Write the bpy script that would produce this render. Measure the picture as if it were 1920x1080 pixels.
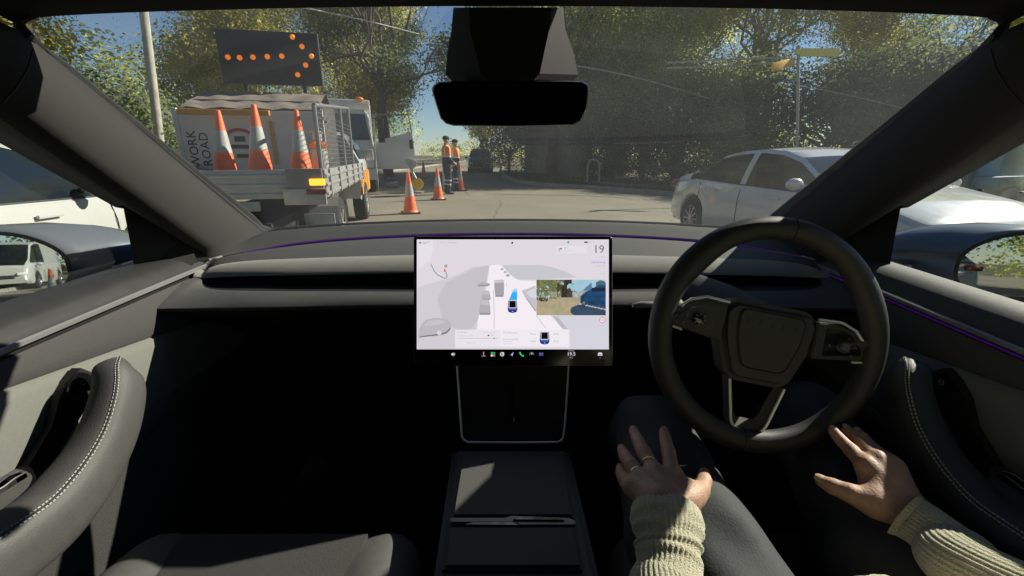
import bpy, bmesh, math, random
import numpy as np
from mathutils import Vector, Matrix, Euler
R = math.radians
scene = bpy.context.scene
COL = scene.collection
for o in list(bpy.data.objects): bpy.data.objects.remove(o)

# ---------------------------------------------------------------- camera
F_PX = 830.0
PITCH = R(16.8)
CAMZ = 1.25
cd = bpy.data.cameras.new('camera'); cam = bpy.data.objects.new('camera', cd); COL.objects.link(cam)
cd.sensor_width = 36.0; cd.lens = 36.0 * F_PX / 1920.0
cd.clip_start = 0.02; cd.clip_end = 3000
cam.location = (0, 0, CAMZ); cam.rotation_euler = (R(90) - PITCH, 0, 0)
scene.camera = cam
# ---------------------------------------------------------------- sky, sun, exposure
SUN_AZ, SUN_EL = R(63.5), R(31.5)
w = bpy.data.worlds.new('World'); scene.world = w; w.use_nodes = True
nt = w.node_tree; bg = nt.nodes['Background']
sky = nt.nodes.new('ShaderNodeTexSky'); sky.sky_type = 'NISHITA'; sky.sun_disc = False
sky.sun_elevation = SUN_EL; sky.sun_rotation = SUN_AZ; sky.air_density = 0.85; sky.dust_density = 0.0; sky.ozone_density = 3.0
nt.links.new(sky.outputs[0], bg.inputs[0]); bg.inputs[1].default_value = 0.05
sd = bpy.data.lights.new('sun', 'SUN'); sd.energy = 5.0; sd.angle = R(0.5); sd.color = (1.0, 0.93, 0.80)
sun = bpy.data.objects.new('sun', sd); COL.objects.link(sun)
SV = Vector((math.sin(SUN_AZ) * math.cos(SUN_EL), math.cos(SUN_AZ) * math.cos(SUN_EL), math.sin(SUN_EL)))
sun.rotation_euler = SV.to_track_quat('Z', 'Y').to_euler(); sun.location = (30, 20, 40)
vs = scene.view_settings; vs.view_transform = 'Standard'; vs.look = 'None'; vs.exposure = 1.0; vs.gamma = 1.0; vs.use_curve_mapping = False
cy = scene.cycles
cy.use_denoising = True; cy.max_bounces = 8; cy.diffuse_bounces = 3; cy.glossy_bounces = 3; cy.transparent_max_bounces = 16
cy.transmission_bounces = 3; cy.sample_clamp_indirect = 4.0; cy.caustics_reflective = False; cy.caustics_refractive = False

# ---------------------------------------------------------------- projection helpers (photo pixel of 1920x1080 -> world)
FV = Vector((0, math.cos(PITCH), -math.sin(PITCH))); UV = Vector((0, math.sin(PITCH), math.cos(PITCH)))
CO = Vector((0, 0, CAMZ))
def ray(px, py): return FV + Vector(((px - 960) / F_PX, 0, 0)) + UV * ((540 - py) / F_PX)
def PD(px, py, d): return CO + ray(px, py) * d
def PX(px, py, x): r = ray(px, py); return CO + r * (x / r.x)
def PZ(px, py, z): r = ray(px, py); return CO + r * ((z - CAMZ) / r.z)
def PY(px, py, y): r = ray(px, py); return CO + r * (y / r.y)
def GP(px, py): return PZ(px, py, 0.0)

# ---------------------------------------------------------------- materials
def mat(name, col, rough=0.6, metal=0.0, var=0.0, vscale=30.0, bump=0.0, bscale=200.0, spec=0.5, emit=None, estr=1.0, coat=0.0, sheen=0.0, var2=None, stretch=None):
    m = bpy.data.materials.new(name); m.use_nodes = True
    n = m.node_tree; b = n.nodes['Principled BSDF']; L = n.links.new
    c = (col[0], col[1], col[2], 1)
    b.inputs['Base Color'].default_value = c; b.inputs['Roughness'].default_value = rough
    b.inputs['Metallic'].default_value = metal; b.inputs['Specular IOR Level'].default_value = spec
    b.inputs['Coat Weight'].default_value = coat; b.inputs['Coat Roughness'].default_value = 0.05
    b.inputs['Sheen Weight'].default_value = sheen
    tc = n.nodes.new('ShaderNodeTexCoord'); src = tc.outputs['Object']
    if stretch:
        mp = n.nodes.new('ShaderNodeMapping'); mp.inputs['Scale'].default_value = stretch; L(src, mp.inputs[0]); src = mp.outputs[0]
    if var > 0 or var2:
        t = n.nodes.new('ShaderNodeTexNoise'); t.inputs['Scale'].default_value = vscale; t.inputs['Detail'].default_value = 6; t.inputs['Roughness'].default_value = 0.65
        L(src, t.inputs['Vector'])
        rp = n.nodes.new('ShaderNodeValToRGB'); rp.color_ramp.elements[0].position = 0.3; rp.color_ramp.elements[1].position = 0.7
        lo = tuple(x * (1 - var) for x in col) if not var2 else var2
        hi = tuple(min(1, x * (1 + var)) for x in col)
        rp.color_ramp.elements[0].color = (*lo, 1); rp.color_ramp.elements[1].color = (*hi, 1)
        L(t.outputs[0], rp.inputs[0]); L(rp.outputs[0], b.inputs['Base Color'])
        mr = n.nodes.new('ShaderNodeMapRange'); mr.inputs[3].default_value = max(0, rough - 0.08); mr.inputs[4].default_value = min(1, rough + 0.08)
        L(t.outputs[0], mr.inputs[0]); L(mr.outputs[0], b.inputs['Roughness'])
    if bump > 0:
        t2 = n.nodes.new('ShaderNodeTexNoise'); t2.inputs['Scale'].default_value = bscale; t2.inputs['Detail'].default_value = 4
        L(src, t2.inputs['Vector'])
        bp = n.nodes.new('ShaderNodeBump'); bp.inputs['Strength'].default_value = bump; bp.inputs['Distance'].default_value = 0.01
        L(t2.outputs[0], bp.inputs['Height']); L(bp.outputs[0], b.inputs['Normal'])
    if emit:
        b.inputs['Emission Color'].default_value = (*emit, 1); b.inputs['Emission Strength'].default_value = estr
    return m

def glass_mat(name, tint=(0.8, 0.85, 0.84), refl=1.0, dust=0.0):
    m = bpy.data.materials.new(name); m.use_nodes = True; n = m.node_tree; n.nodes.clear(); L = n.links.new
    out = n.nodes.new('ShaderNodeOutputMaterial'); mix = n.nodes.new('ShaderNodeMixShader')
    tr = n.nodes.new('ShaderNodeBsdfTransparent'); tr.inputs[0].default_value = (*tint, 1)
    gl = n.nodes.new('ShaderNodeBsdfGlossy'); gl.inputs['Roughness'].default_value = 0.0; gl.inputs[0].default_value = (refl, refl, refl, 1)
    g = n.nodes.new('ShaderNodeNewGeometry'); dt = n.nodes.new('ShaderNodeVectorMath'); dt.operation = 'DOT_PRODUCT'
    L(g.outputs['Incoming'], dt.inputs[0]); L(g.outputs['Normal'], dt.inputs[1])
    ab = n.nodes.new('ShaderNodeMath'); ab.operation = 'ABSOLUTE'; L(dt.outputs['Value'], ab.inputs[0])
    s1 = n.nodes.new('ShaderNodeMath'); s1.operation = 'SUBTRACT'; s1.inputs[0].default_value = 1; L(ab.outputs[0], s1.inputs[1])
    p = n.nodes.new('ShaderNodeMath'); p.operation = 'POWER'; p.inputs[1].default_value = 5; L(s1.outputs[0], p.inputs[0])
    ma = n.nodes.new('ShaderNodeMath'); ma.operation = 'MULTIPLY_ADD'; ma.inputs[1].default_value = 0.9; ma.inputs[2].default_value = 0.05; L(p.outputs[0], ma.inputs[0])
    L(ma.outputs[0], mix.inputs[0])
    base = tr
    if dust > 0:   # film of dust on the glass that scatters a little daylight
        dz_ = n.nodes.new('ShaderNodeMixShader'); tl = n.nodes.new('ShaderNodeBsdfTranslucent'); tl.inputs[0].default_value = (.80, .86, .90, 1)
        tc = n.nodes.new('ShaderNodeTexCoord'); nz = n.nodes.new('ShaderNodeTexNoise'); nz.inputs['Scale'].default_value = 3.0; nz.inputs['Detail'].default_value = 8; L(tc.outputs['Object'], nz.inputs[0])
        mr = n.nodes.new('ShaderNodeMapRange'); mr.inputs[1].default_value = .3; mr.inputs[2].default_value = .7; mr.inputs[3].default_value = dust * .7; mr.inputs[4].default_value = dust * 1.3; L(nz.outputs[0], mr.inputs[0])
        L(mr.outputs[0], dz_.inputs[0]); L(tr.outputs[0], dz_.inputs[1]); L(tl.outputs[0], dz_.inputs[2]); base = dz_
    L(base.outputs[0], mix.inputs[1]); L(gl.outputs[0], mix.inputs[2]); L(mix.outputs[0], out.inputs[0])
    return m

M = {}
def dm(k, *a, **kw): M[k] = mat(k, *a, **kw)
# cabin
dm('dash_grey', (0.0663, 0.0663, 0.0655), 0.75, var=0.08, vscale=60, bump=0.15, bscale=900)
dm('dash_top', (0.0429, 0.0437, 0.0437), 0.8, var=0.08, vscale=60, bump=0.15, bscale=900)
dm('dash_trim', (0.1950, 0.1950, 0.1732), 0.9, var=0.06, vscale=250, bump=0.25, bscale=1200, sheen=0.2)
dm('cabin_black', (0.006, 0.006, 0.007), 0.7, var=0.15, vscale=40, bump=0.1, bscale=600)
dm('headliner', (0.007, 0.007, 0.007), 0.95)
dm('gloss_black', (0.006, 0.006, 0.007), 0.12, coat=0.5)
dm('rubber', (0.012, 0.012, 0.012), 0.6)
dm('pillar_fabric', (0.027, 0.026, 0.025), 0.92, var=0.08, vscale=400, bump=0.2, bscale=1500)
dm('door_fabric', (0.0663, 0.0624, 0.0616), 0.95, var=0.2, vscale=700, bump=0.35, bscale=1500)
dm('door_panel', (0.1560, 0.1560, 0.1404), 0.9, var=0.08, vscale=300, bump=0.2, bscale=1500)
dm('door_lower', (0.0390, 0.0390, 0.0367), 0.95, var=0.35, vscale=500, bump=0.5, bscale=900)
dm('sill', (0.0273, 0.0273, 0.0281), 0.45, var=0.05)
dm('leather', (0.0663, 0.0640, 0.0616), 0.55, var=0.08, vscale=50, bump=0.2, bscale=700)
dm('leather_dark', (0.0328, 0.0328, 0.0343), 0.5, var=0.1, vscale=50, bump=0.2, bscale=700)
dm('seat_perf', (0.0468, 0.0468, 0.0452), 0.7, bump=0.5, bscale=1500)
dm('seat_side', (0.0858, 0.0858, 0.0819), 0.6, var=0.08, vscale=60, bump=0.15, bscale=800)
dm('stitch', (0.3510, 0.3510, 0.3276), 0.7)
dm('trim_metal', (0.85, 0.85, 0.86), 0.35, metal=0.3)
dm('silver', (0.32, 0.32, 0.32), 0.4, metal=0.45)
dm('wheel_leather', (0.0351, 0.0343, 0.0328), 0.5, var=0.1, vscale=60, bump=0.18, bscale=900)
dm('wheel_hub', (0.0507, 0.0491, 0.0476), 0.6, bump=0.12, bscale=900)
dm('console_lid', (0.0702, 0.0702, 0.0686), 0.7, var=0.05, vscale=100, bump=0.15, bscale=900)
dm('console_side', (0.0780, 0.0780, 0.0780), 0.6)
dm('pad_black', (0.010, 0.010, 0.012), 0.5, bump=0.1, bscale=500)
dm('led_purple', (0.05, 0.01, 0.1), 0.4, emit=(0.14, 0.02, 0.42), estr=0.05)
dm('mirror_shell', (0.18, 0.195, 0.215), 0.3, metal=0.35, coat=0.6)
dm('mirror_glass', (0.62, 0.66, 0.66), 0.01, metal=1.0)
dm('mirror_dim', (0.10, 0.11, 0.13), 0.04, metal=1.0)
dm('hood_paint', (0.05, 0.09, 0.16), 0.3, metal=0.4, coat=0.8)
dm('carpet', (0.0094, 0.0094, 0.0101), 1.0, bump=0.6, bscale=400)
# person
dm('skin', (0.42, 0.245, 0.17), 0.55, var=0.20, vscale=55, bump=0.2, bscale=420)
M['skin'].node_tree.nodes['Principled BSDF'].inputs['Subsurface Weight'].default_value = 0.12
M['skin'].node_tree.nodes['Principled BSDF'].inputs['Subsurface Radius'].default_value = (0.012, 0.004, 0.002)
M['skin'].node_tree.nodes['Principled BSDF'].inputs['Subsurface Scale'].default_value = 0.5
dm('nail', (0.50, 0.33, 0.27), 0.3)
dm('gold', (0.7, 0.5, 0.25), 0.25, metal=1.0)
dm('knit', (0.56, 0.52, 0.37), 0.95, var=0.12, vscale=300, bump=0.6, bscale=700, sheen=0.3)
dm('trousers', (0.0218, 0.0242, 0.0281), 0.8, var=0.2, vscale=40, bump=0.12, bscale=350)
dm('hair', (0.03, 0.018, 0.010), 0.5, var=0.3, vscale=60)
# street
dm('latch', (0.16, 0.16, 0.165), 0.35, metal=0.3)
dm('white_paint', (0.44, 0.44, 0.42), 0.25, coat=0.6, var=0.04, vscale=3)
dm('truck_white', (0.60, 0.60, 0.58), 0.3, coat=0.5, var=0.06, vscale=3)
dm('sedan_paint', (0.64, 0.65, 0.64), 0.22, coat=0.8, var=0.03, vscale=3)
dm('dark_paint', (0.03, 0.035, 0.045), 0.25, coat=0.8)
dm('blue_paint', (0.02, 0.09, 0.25), 0.25, coat=0.8)
dm('teal_paint', (0.02, 0.22, 0.20), 0.3, coat=0.6)
dm('grey_paint', (0.14, 0.16, 0.17), 0.35, coat=0.4)
dm('car_glass', (0.010, 0.015, 0.020), 0.05, spec=0.5, coat=0.15)
dm('truck_glass', (0.03, 0.045, 0.06), 0.08, spec=0.8)
dm('tyre', (0.015, 0.015, 0.015), 0.85, bump=0.3, bscale=60)
dm('alloy', (0.42, 0.42, 0.44), 0.3, metal=0.9)
dm('dark_plastic', (0.02, 0.02, 0.022), 0.55)
dm('alu', (0.40, 0.40, 0.40), 0.45, metal=0.55, var=0.1, vscale=6)
dm('alu_dark', (0.20, 0.20, 0.205), 0.5, metal=0.5, var=0.1, vscale=6)
dm('dirty_white', (0.55, 0.53, 0.50), 0.6, var=0.12, vscale=5)
dm('sign_white', (0.60, 0.58, 0.56), 0.6, var=0.06, vscale=6)
dm('print_black', (0.03, 0.03, 0.035), 0.6)
dm('print_red', (0.5, 0.04, 0.03), 0.6)
dm('cone_orange', (0.95, 0.17, 0.05), 0.45, var=0.12, vscale=9)
dm('cone_white', (0.42, 0.42, 0.39), 0.35, var=0.12, vscale=14)
dm('cone_base', (0.03, 0.028, 0.028), 0.7)
dm('amber_lit', (0.9, 0.35, 0.02), 0.3, emit=(1.0, 0.42, 0.03), estr=1.2)
dm('amber_led', (0.8, 0.25, 0.02), 0.3, emit=(1.0, 0.22, 0.012), estr=0.36)
dm('amber_off', (0.75, 0.2, 0.03), 0.3)
dm('red_lens', (0.16, 0.02, 0.02), 0.2)
dm('yellow_bar', (0.55, 0.26, 0.03), 0.5)
dm('checks_orange', (0.80, 0.30, 0.04), 0.45, var=0.3, vscale=12)
dm('board_black', (0.016, 0.018, 0.024), 0.6, var=0.15, vscale=5)
dm('tarp_brown', (0.20, 0.165, 0.135), 0.85, var=0.35, vscale=5, bump=0.4, bscale=12)
dm('hivis', (0.95, 0.24, 0.03), 0.7, var=0.08, vscale=20)
dm('refl_tape', (0.6, 0.62, 0.6), 0.35)
dm('navy', (0.018, 0.024, 0.045), 0.85, var=0.2, vscale=20)
dm('street_yellow', (0.95, 0.52, 0.03), 0.5)
dm('street_pale', (0.85, 0.76, 0.22), 0.5)
dm('post_grey', (0.36, 0.36, 0.35), 0.5, metal=0.3, var=0.12, vscale=8)
dm('bark', (0.11, 0.085, 0.065), 0.9, var=0.35, vscale=6, bump=0.6, bscale=25)
dm('bark_pale', (0.38, 0.36, 0.30), 0.85, var=0.25, vscale=5, bump=0.4, bscale=20)
dm('wall_render', (0.26, 0.245, 0.23), 0.9, var=0.18, vscale=1.5, bump=0.3, bscale=40)
dm('concrete', (0.30, 0.28, 0.25), 0.9, var=0.2, vscale=4, bump=0.3, bscale=60)
dm('wire_mat', (0.45, 0.45, 0.43), 0.5)
dm('line_white', (0.65, 0.65, 0.62), 0.7, var=0.15, vscale=20)
dm('roof_tile', (0.16, 0.07, 0.05), 0.8, var=0.3, vscale=8)
dm('brick', (0.25, 0.13, 0.09), 0.85, var=0.3, vscale=12)
M['windscreen'] = glass_mat('windscreen', (0.80, 0.83, 0.81), 1.0, .019)
M['light_cut_glass'] = glass_mat('light_cut_glass', (0.05, 0.055, 0.055))
M['side_glass'] = glass_mat('side_glass', (0.80, 0.85, 0.83), 0.8)

def foliage(name, dark, light, trans=0.3, vs=0.9):
    m = bpy.data.materials.new(name); m.use_nodes = True; n = m.node_tree; n.nodes.clear(); L = n.links.new
    out = n.nodes.new('ShaderNodeOutputMaterial'); mix = n.nodes.new('ShaderNodeMixShader'); mix.inputs[0].default_value = trans
    df = n.nodes.new('ShaderNodeBsdfPrincipled'); df.inputs['Roughness'].default_value = 0.8; df.inputs['Specular IOR Level'].default_value = 0.1
    tl = n.nodes.new('ShaderNodeBsdfTranslucent')
    tc = n.nodes.new('ShaderNodeTexCoord'); t = n.nodes.new('ShaderNodeTexNoise'); t.inputs['Scale'].default_value = vs; t.inputs['Detail'].default_value = 8; t.inputs['Roughness'].default_value = 0.75
    oi = n.nodes.new('ShaderNodeObjectInfo'); ad = n.nodes.new('ShaderNodeVectorMath'); ad.operation = 'ADD'
    L(tc.outputs['Object'], ad.inputs[0]); L(oi.outputs['Location'], ad.inputs[1]); L(ad.outputs[0], t.inputs['Vector'])
    rp = n.nodes.new('ShaderNodeValToRGB'); rp.color_ramp.elements[0].position = 0.36; rp.color_ramp.elements[1].position = 0.66
    rp.color_ramp.elements[0].color = (*dark, 1); rp.color_ramp.elements[1].color = (*light, 1)
    L(t.outputs[0], rp.inputs[0]); L(rp.outputs[0], df.inputs['Base Color']); hv = n.nodes.new('ShaderNodeMix'); hv.data_type = 'RGBA'; hv.blend_type = 'MULTIPLY'; hv.inputs[0].default_value = 1; hv.inputs[7].default_value = (1.7, 1.6, 1.0, 1); L(rp.outputs[0], hv.inputs[6]); L(hv.outputs[2], tl.inputs[0])
    L(df.outputs[0], mix.inputs[1]); L(tl.outputs[0], mix.inputs[2]); L(mix.outputs[0], out.inputs[0])
    return m
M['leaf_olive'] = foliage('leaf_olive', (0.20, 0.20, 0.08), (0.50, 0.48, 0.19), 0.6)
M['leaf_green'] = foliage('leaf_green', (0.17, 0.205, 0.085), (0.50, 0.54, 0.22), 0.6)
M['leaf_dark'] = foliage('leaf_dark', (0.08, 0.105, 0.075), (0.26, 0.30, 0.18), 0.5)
M['grass_leaf'] = foliage('grass_leaf', (0.035, 0.055, 0.015), (0.11, 0.12, 0.04), 0.25, 2.0)

# ---------------------------------------------------------------- mesh builder
class MB:
    def __init__(s): s.v = []; s.f = []; s.m = []; s.c = None
    def add(s, vs, fs, mi=0):
        o = len(s.v); s.v.extend([tuple(p) for p in vs]); s.f.extend([tuple(i + o for i in f) for f in fs]); s.m.extend([mi] * len(fs)); return s
    def quad(s, a, b, c, d, mi=0): return s.add([a, b, c, d], [(0, 1, 2, 3)], mi)
    def poly(s, pts, mi=0): return s.add(pts, [tuple(range(len(pts)))], mi)
    def grid(s, rows, mi=0, close_u=False, close_v=False, mfun=None):
        nr, nc = len(rows), len(rows[0]); vs = [p for r in rows for p in r]; fs = []; ms = []
        for i in range(nr if close_v else nr - 1):
            for j in range(nc if close_u else nc - 1):
                a, b = i, (i + 1) % nr; c, d = j, (j + 1) % nc
                fs.append((a * nc + c, a * nc + d, b * nc + d, b * nc + c)); ms.append(mfun(i, j) if mfun else mi)
        o = len(s.v); s.v.extend([tuple(p) for p in vs]); s.f.extend([tuple(i + o for i in f) for f in fs]); s.m.extend(ms); return s
    def bm(s, bm, mtx=None, mi=0):
        if mtx is not None: bm.transform(mtx)
        bm.verts.index_update(); s.add([v.co.copy() for v in bm.verts], [[v.index for v in f.verts] for f in bm.faces], mi); bm.free(); return s
    def box(s, c, size, rot=None, bev=0.0, mi=0, seg=2):
        b = bmesh.new(); bmesh.ops.create_cube(b, size=1.0); bmesh.ops.scale(b, vec=Vector(size), verts=b.verts)
        if bev > 0: bmesh.ops.bevel(b, geom=b.edges[:], offset=min(bev, min(size) * 0.49), segments=seg, affect='EDGES', profile=0.6)
        m = Matrix.Translation(Vector(c))
        if rot is not None: m = m @ (rot if isinstance(rot, Matrix) else Euler(rot).to_matrix().to_4x4())
        return s.bm(b, m, mi)
    def tube(s, pts, r, n=12, mi=0, cap=True, flat=1.0, up=None):
        pts = [Vector(p) for p in pts]; rs = r if isinstance(r, (list, tuple)) else [r] * len(pts)
        rows = []; prev = None
        for i, p in enumerate(pts):
            t = (pts[min(i + 1, len(pts) - 1)] - pts[max(i - 1, 0)]).normalized()
            if up is not None: a = (Vector(up) - t * t.dot(Vector(up))).normalized()
            elif prev is None: a = t.orthogonal().normalized()
            else: a = (prev - t * t.dot(prev)).normalized()
            prev = a; b = t.cross(a)
            rows.append([p + (a * math.cos(2 * math.pi * k / n) * flat + b * math.sin(2 * math.pi * k / n)) * rs[i] for k in range(n)])
        s.grid(rows, mi, close_u=True)
        if cap:
            s.poly(list(reversed(rows[0])), mi); s.poly(rows[-1], mi)
        return s
    def cyl(s, a, b, r, r2=None, n=16, mi=0): return s.tube([a, b], [r, r if r2 is None else r2], n, mi)
    def lathe(s, prof, n=24, mi=0, axis='Z', c=(0, 0, 0)):
        rows = []
        for rr, h in prof:
            row = []
            for k in range(n):
                a = 2 * math.pi * k / n; x, y = rr * math.cos(a), rr * math.sin(a)
                p = (x, y, h) if axis == 'Z' else (h, x, y) if axis == 'X' else (x, h, y)
                row.append((p[0] + c[0], p[1] + c[1], p[2] + c[2]))
            rows.append(row)
        return s.grid(rows, mi, close_u=True)
    def sphere(s, c, r, mi=0, n=12, sc=(1, 1, 1)):
        b = bmesh.new(); bmesh.ops.create_uvsphere(b, u_segments=n, v_segments=max(6, n // 2 + 2), radius=r)
        return s.bm(b, Matrix.Translation(Vector(c)) @ Matrix.Diagonal((*sc, 1)), mi)
    def build(s, name, mats, parent=None, smooth=True, angle=40, label=None, loc=None):
        me = bpy.data.meshes.new(name); me.from_pydata(s.v, [], s.f); me.update()
        if not isinstance(mats, (list, tuple)): mats = [mats]
        for m in mats: me.materials.append(M[m] if isinstance(m, str) else m)
        if len(mats) > 1: me.polygons.foreach_set('material_index', s.m)
        if smooth:
            me.polygons.foreach_set('use_smooth', [True] * len(me.polygons))
            if angle: me.set_sharp_from_angle(angle=R(angle))
        o = bpy.data.objects.new(name, me); COL.objects.link(o)
        if parent is not None: o.parent = parent
        if label: o['label'] = label
        if loc is not None: o.location = loc
        return o

def recalc(o):
    b = bmesh.new(); b.from_mesh(o.data); bmesh.ops.recalc_face_normals(b, faces=b.faces); b.to_mesh(o.data); b.free(); return o
def tag(o, label=None, cat=None, group=None, kind=None):
    if label: o['label'] = label
    if cat: o['category'] = cat
    if group: o['group'] = group
    if kind: o['kind'] = kind
    return o
def empty(name, loc=(0, 0, 0), rz=0.0, **k):
    o = bpy.data.objects.new(name, None); o.empty_display_size = 0.1; COL.objects.link(o); o.location = loc; o.rotation_euler = (0, 0, rz); tag(o, **k); return o
def copy_tree(o, parent=None):
    c = o.copy(); COL.objects.link(c); c.parent = parent
    for ch in list(o.children): copy_tree(ch, c)
    return c
def spline(pts, n):
    """Catmull-Rom through pts (tuples) -> n points"""
    P = [np.array(p, float) for p in pts]; P = [2 * P[0] - P[1]] + P + [2 * P[-1] - P[-2]]
    out = []; segs = len(P) - 3
    for k in range(n):
        t = k / (n - 1) * segs; i = min(int(t), segs - 1); u = t - i
        a, b, c, d = P[i:i + 4]
        out.append(0.5 * ((2 * b) + (-a + c) * u + (2 * a - 5 * b + 4 * c - d) * u * u + (-a + 3 * b - 3 * c + d) * u ** 3))
    return out
def lin(pts, x):
    for (a, b), (c, d) in zip(pts, pts[1:]):
        if x <= c: return b + (d - b) * max(0, (x - a)) / (c - a)
    return pts[-1][1]
def text_geo(body, size, align='CENTER'):
    c = bpy.data.curves.new('t', 'FONT'); c.body = body; c.size = size; c.align_x = align; c.align_y = 'CENTER'; c.resolution_u = 2
    o = bpy.data.objects.new('t', c); me = bpy.data.meshes.new_from_object(o)
    r = ([v.co.copy() for v in me.vertices], [tuple(p.vertices) for p in me.polygons])
    bpy.data.objects.remove(o); bpy.data.curves.remove(c); bpy.data.meshes.remove(me); return r

# ---------------------------------------------------------------- signed distance bodies -> one continuous surface
def _len(v): return np.sqrt((v * v).sum(-1))
def rcone(a, b, ra, rb):
    a = np.array(a, float); b = np.array(b, float); ab = b - a; L2 = (ab * ab).sum()
    def f(p):
        h = np.clip(((p - a) @ ab) / L2, 0, 1); return _len(p - a - h[..., None] * ab) - (ra + (rb - ra) * h)
    f.bb = (np.minimum(a - ra, b - rb), np.maximum(a + ra, b + rb)); return f
def ellip(c, r, rot=None):
    c = np.array(c, float); r = np.array(r, float); Mx = np.array(Euler(rot).to_matrix()) if rot is not None else np.eye(3)
    def f(p):
        q = (p - c) @ Mx; k0 = _len(q / r); k1 = _len(q / (r * r)) + 1e-9; return k0 * (k0 - 1.0) / k1
    m = r.max(); f.bb = (c - m, c + m); return f
def chain(pts, rs): return [rcone(pts[i], pts[i + 1], rs[i], rs[i + 1]) for i in range(len(pts) - 1)]
def smin(a, b, k):
    h = np.clip(0.5 + 0.5 * (b - a) / k, 0, 1); return b * (1 - h) + a * h - k * h * (1 - h)
def nets(groups, h, kk, mod=None):
    """groups: list of (list of sdf prims, k inside group); groups blended with kk"""
    prims = [p for g, k in groups for p in g]
    lo = np.min([p.bb[0] for p in prims], 0) - 3 * h; hi = np.max([p.bb[1] for p in prims], 0) + 3 * h
    n = np.ceil((hi - lo) / h).astype(int) + 1
    ax = [lo[i] + h * np.arange(n[i]) for i in range(3)]
    V = None
    P = np.stack(np.meshgrid(*ax, indexing='ij'), -1)
    for g, k in groups:
        G = None
        for p in g:
            d = p(P); G = d if G is None else smin(G, d, k)
        V = G if V is None else smin(V, G, kk)
    if mod is not None: V = V + mod(P)
    s = V < 0
    c = np.zeros(tuple(n - 1), int)
    for i in (0, 1):
        for j in (0, 1):
            for k in (0, 1): c += s[i:n[0] - 1 + i, j:n[1] - 1 + j, k:n[2] - 1 + k]
    act = (c > 0) & (c < 8); idx = -np.ones(tuple(n - 1), int); A = np.argwhere(act); idx[act] = np.arange(len(A))
    acc = np.zeros((len(A), 3)); cnt = np.zeros(len(A))
    cor = [(i, j, k) for i in (0, 1) for j in (0, 1) for k in (0, 1)]
    for a in cor:
        for b in cor:
            if sum(b) == sum(a) + 1 and all(y >= x for x, y in zip(a, b)):
                va = V[A[:, 0] + a[0], A[:, 1] + a[1], A[:, 2] + a[2]]; vb = V[A[:, 0] + b[0], A[:, 1] + b[1], A[:, 2] + b[2]]
                cr = (va < 0) != (vb < 0); t = np.where(cr, va / (va - vb + 1e-12), 0)
                pt = A + np.array(a) + t[:, None] * (np.array(b) - np.array(a)); acc[cr] += pt[cr]; cnt[cr] += 1
    vv = lo + h * acc / cnt[:, None]
    F = []
    for axis in range(3):
        sl0 = [slice(0, None)] * 3; sl1 = [slice(0, None)] * 3; sl0[axis] = slice(0, -1); sl1[axis] = slice(1, None)
        s0, s1 = s[tuple(sl0)], s[tuple(sl1)]; E = np.argwhere(s0 != s1)
        u, v = [(1, 2), (2, 0), (0, 1)][axis]
        ok = (E[:, u] > 0) & (E[:, v] > 0) & (E[:, u] < n[u] - 1) & (E[:, v] < n[v] - 1); E = E[ok]
        ins = s[E[:, 0], E[:, 1], E[:, 2]]
        q = []
        for du, dv in ((-1, -1), (0, -1), (0, 0), (-1, 0)):
            e = E.copy(); e[:, u] += du; e[:, v] += dv; q.append(idx[e[:, 0], e[:, 1], e[:, 2]])
        q = np.stack(q, 1); q[~ins] = q[~ins][:, ::-1]; F.append(q)
    F = np.concatenate(F)
    return vv, F
def relax(v, f, it=2):
    e = np.concatenate([f[:, [0, 1]], f[:, [1, 2]], f[:, [2, 3]], f[:, [3, 0]]])
    for _ in range(it):
        a = np.zeros_like(v); c = np.zeros(len(v)); np.add.at(a, e[:, 0], v[e[:, 1]]); np.add.at(a, e[:, 1], v[e[:, 0]])
        np.add.at(c, e[:, 0], 1); np.add.at(c, e[:, 1], 1); v = 0.5 * v + 0.5 * a / c[:, None]
    return v
def sdf_mesh(mb, groups, h, kk=0.01, mod=None, it=2, mi=0):
    v, f = nets(groups, h, kk, mod); v = relax(v, f, it); mb.add(v.tolist(), f.tolist(), mi); return mb
# ================================================================ THE CAR WE SIT IN
car = empty('car', (0, 0, 0), label='dark grey right hand drive car cabin seen from between its front seats, blue door mirrors', cat='car')
def V3(p): return Vector(p)
def seglerp(a, b, n): return [a.lerp(b, i / (n - 1)) for i in range(n)]
def mirx(p): return Vector((-p[0], p[1], p[2]))

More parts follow.
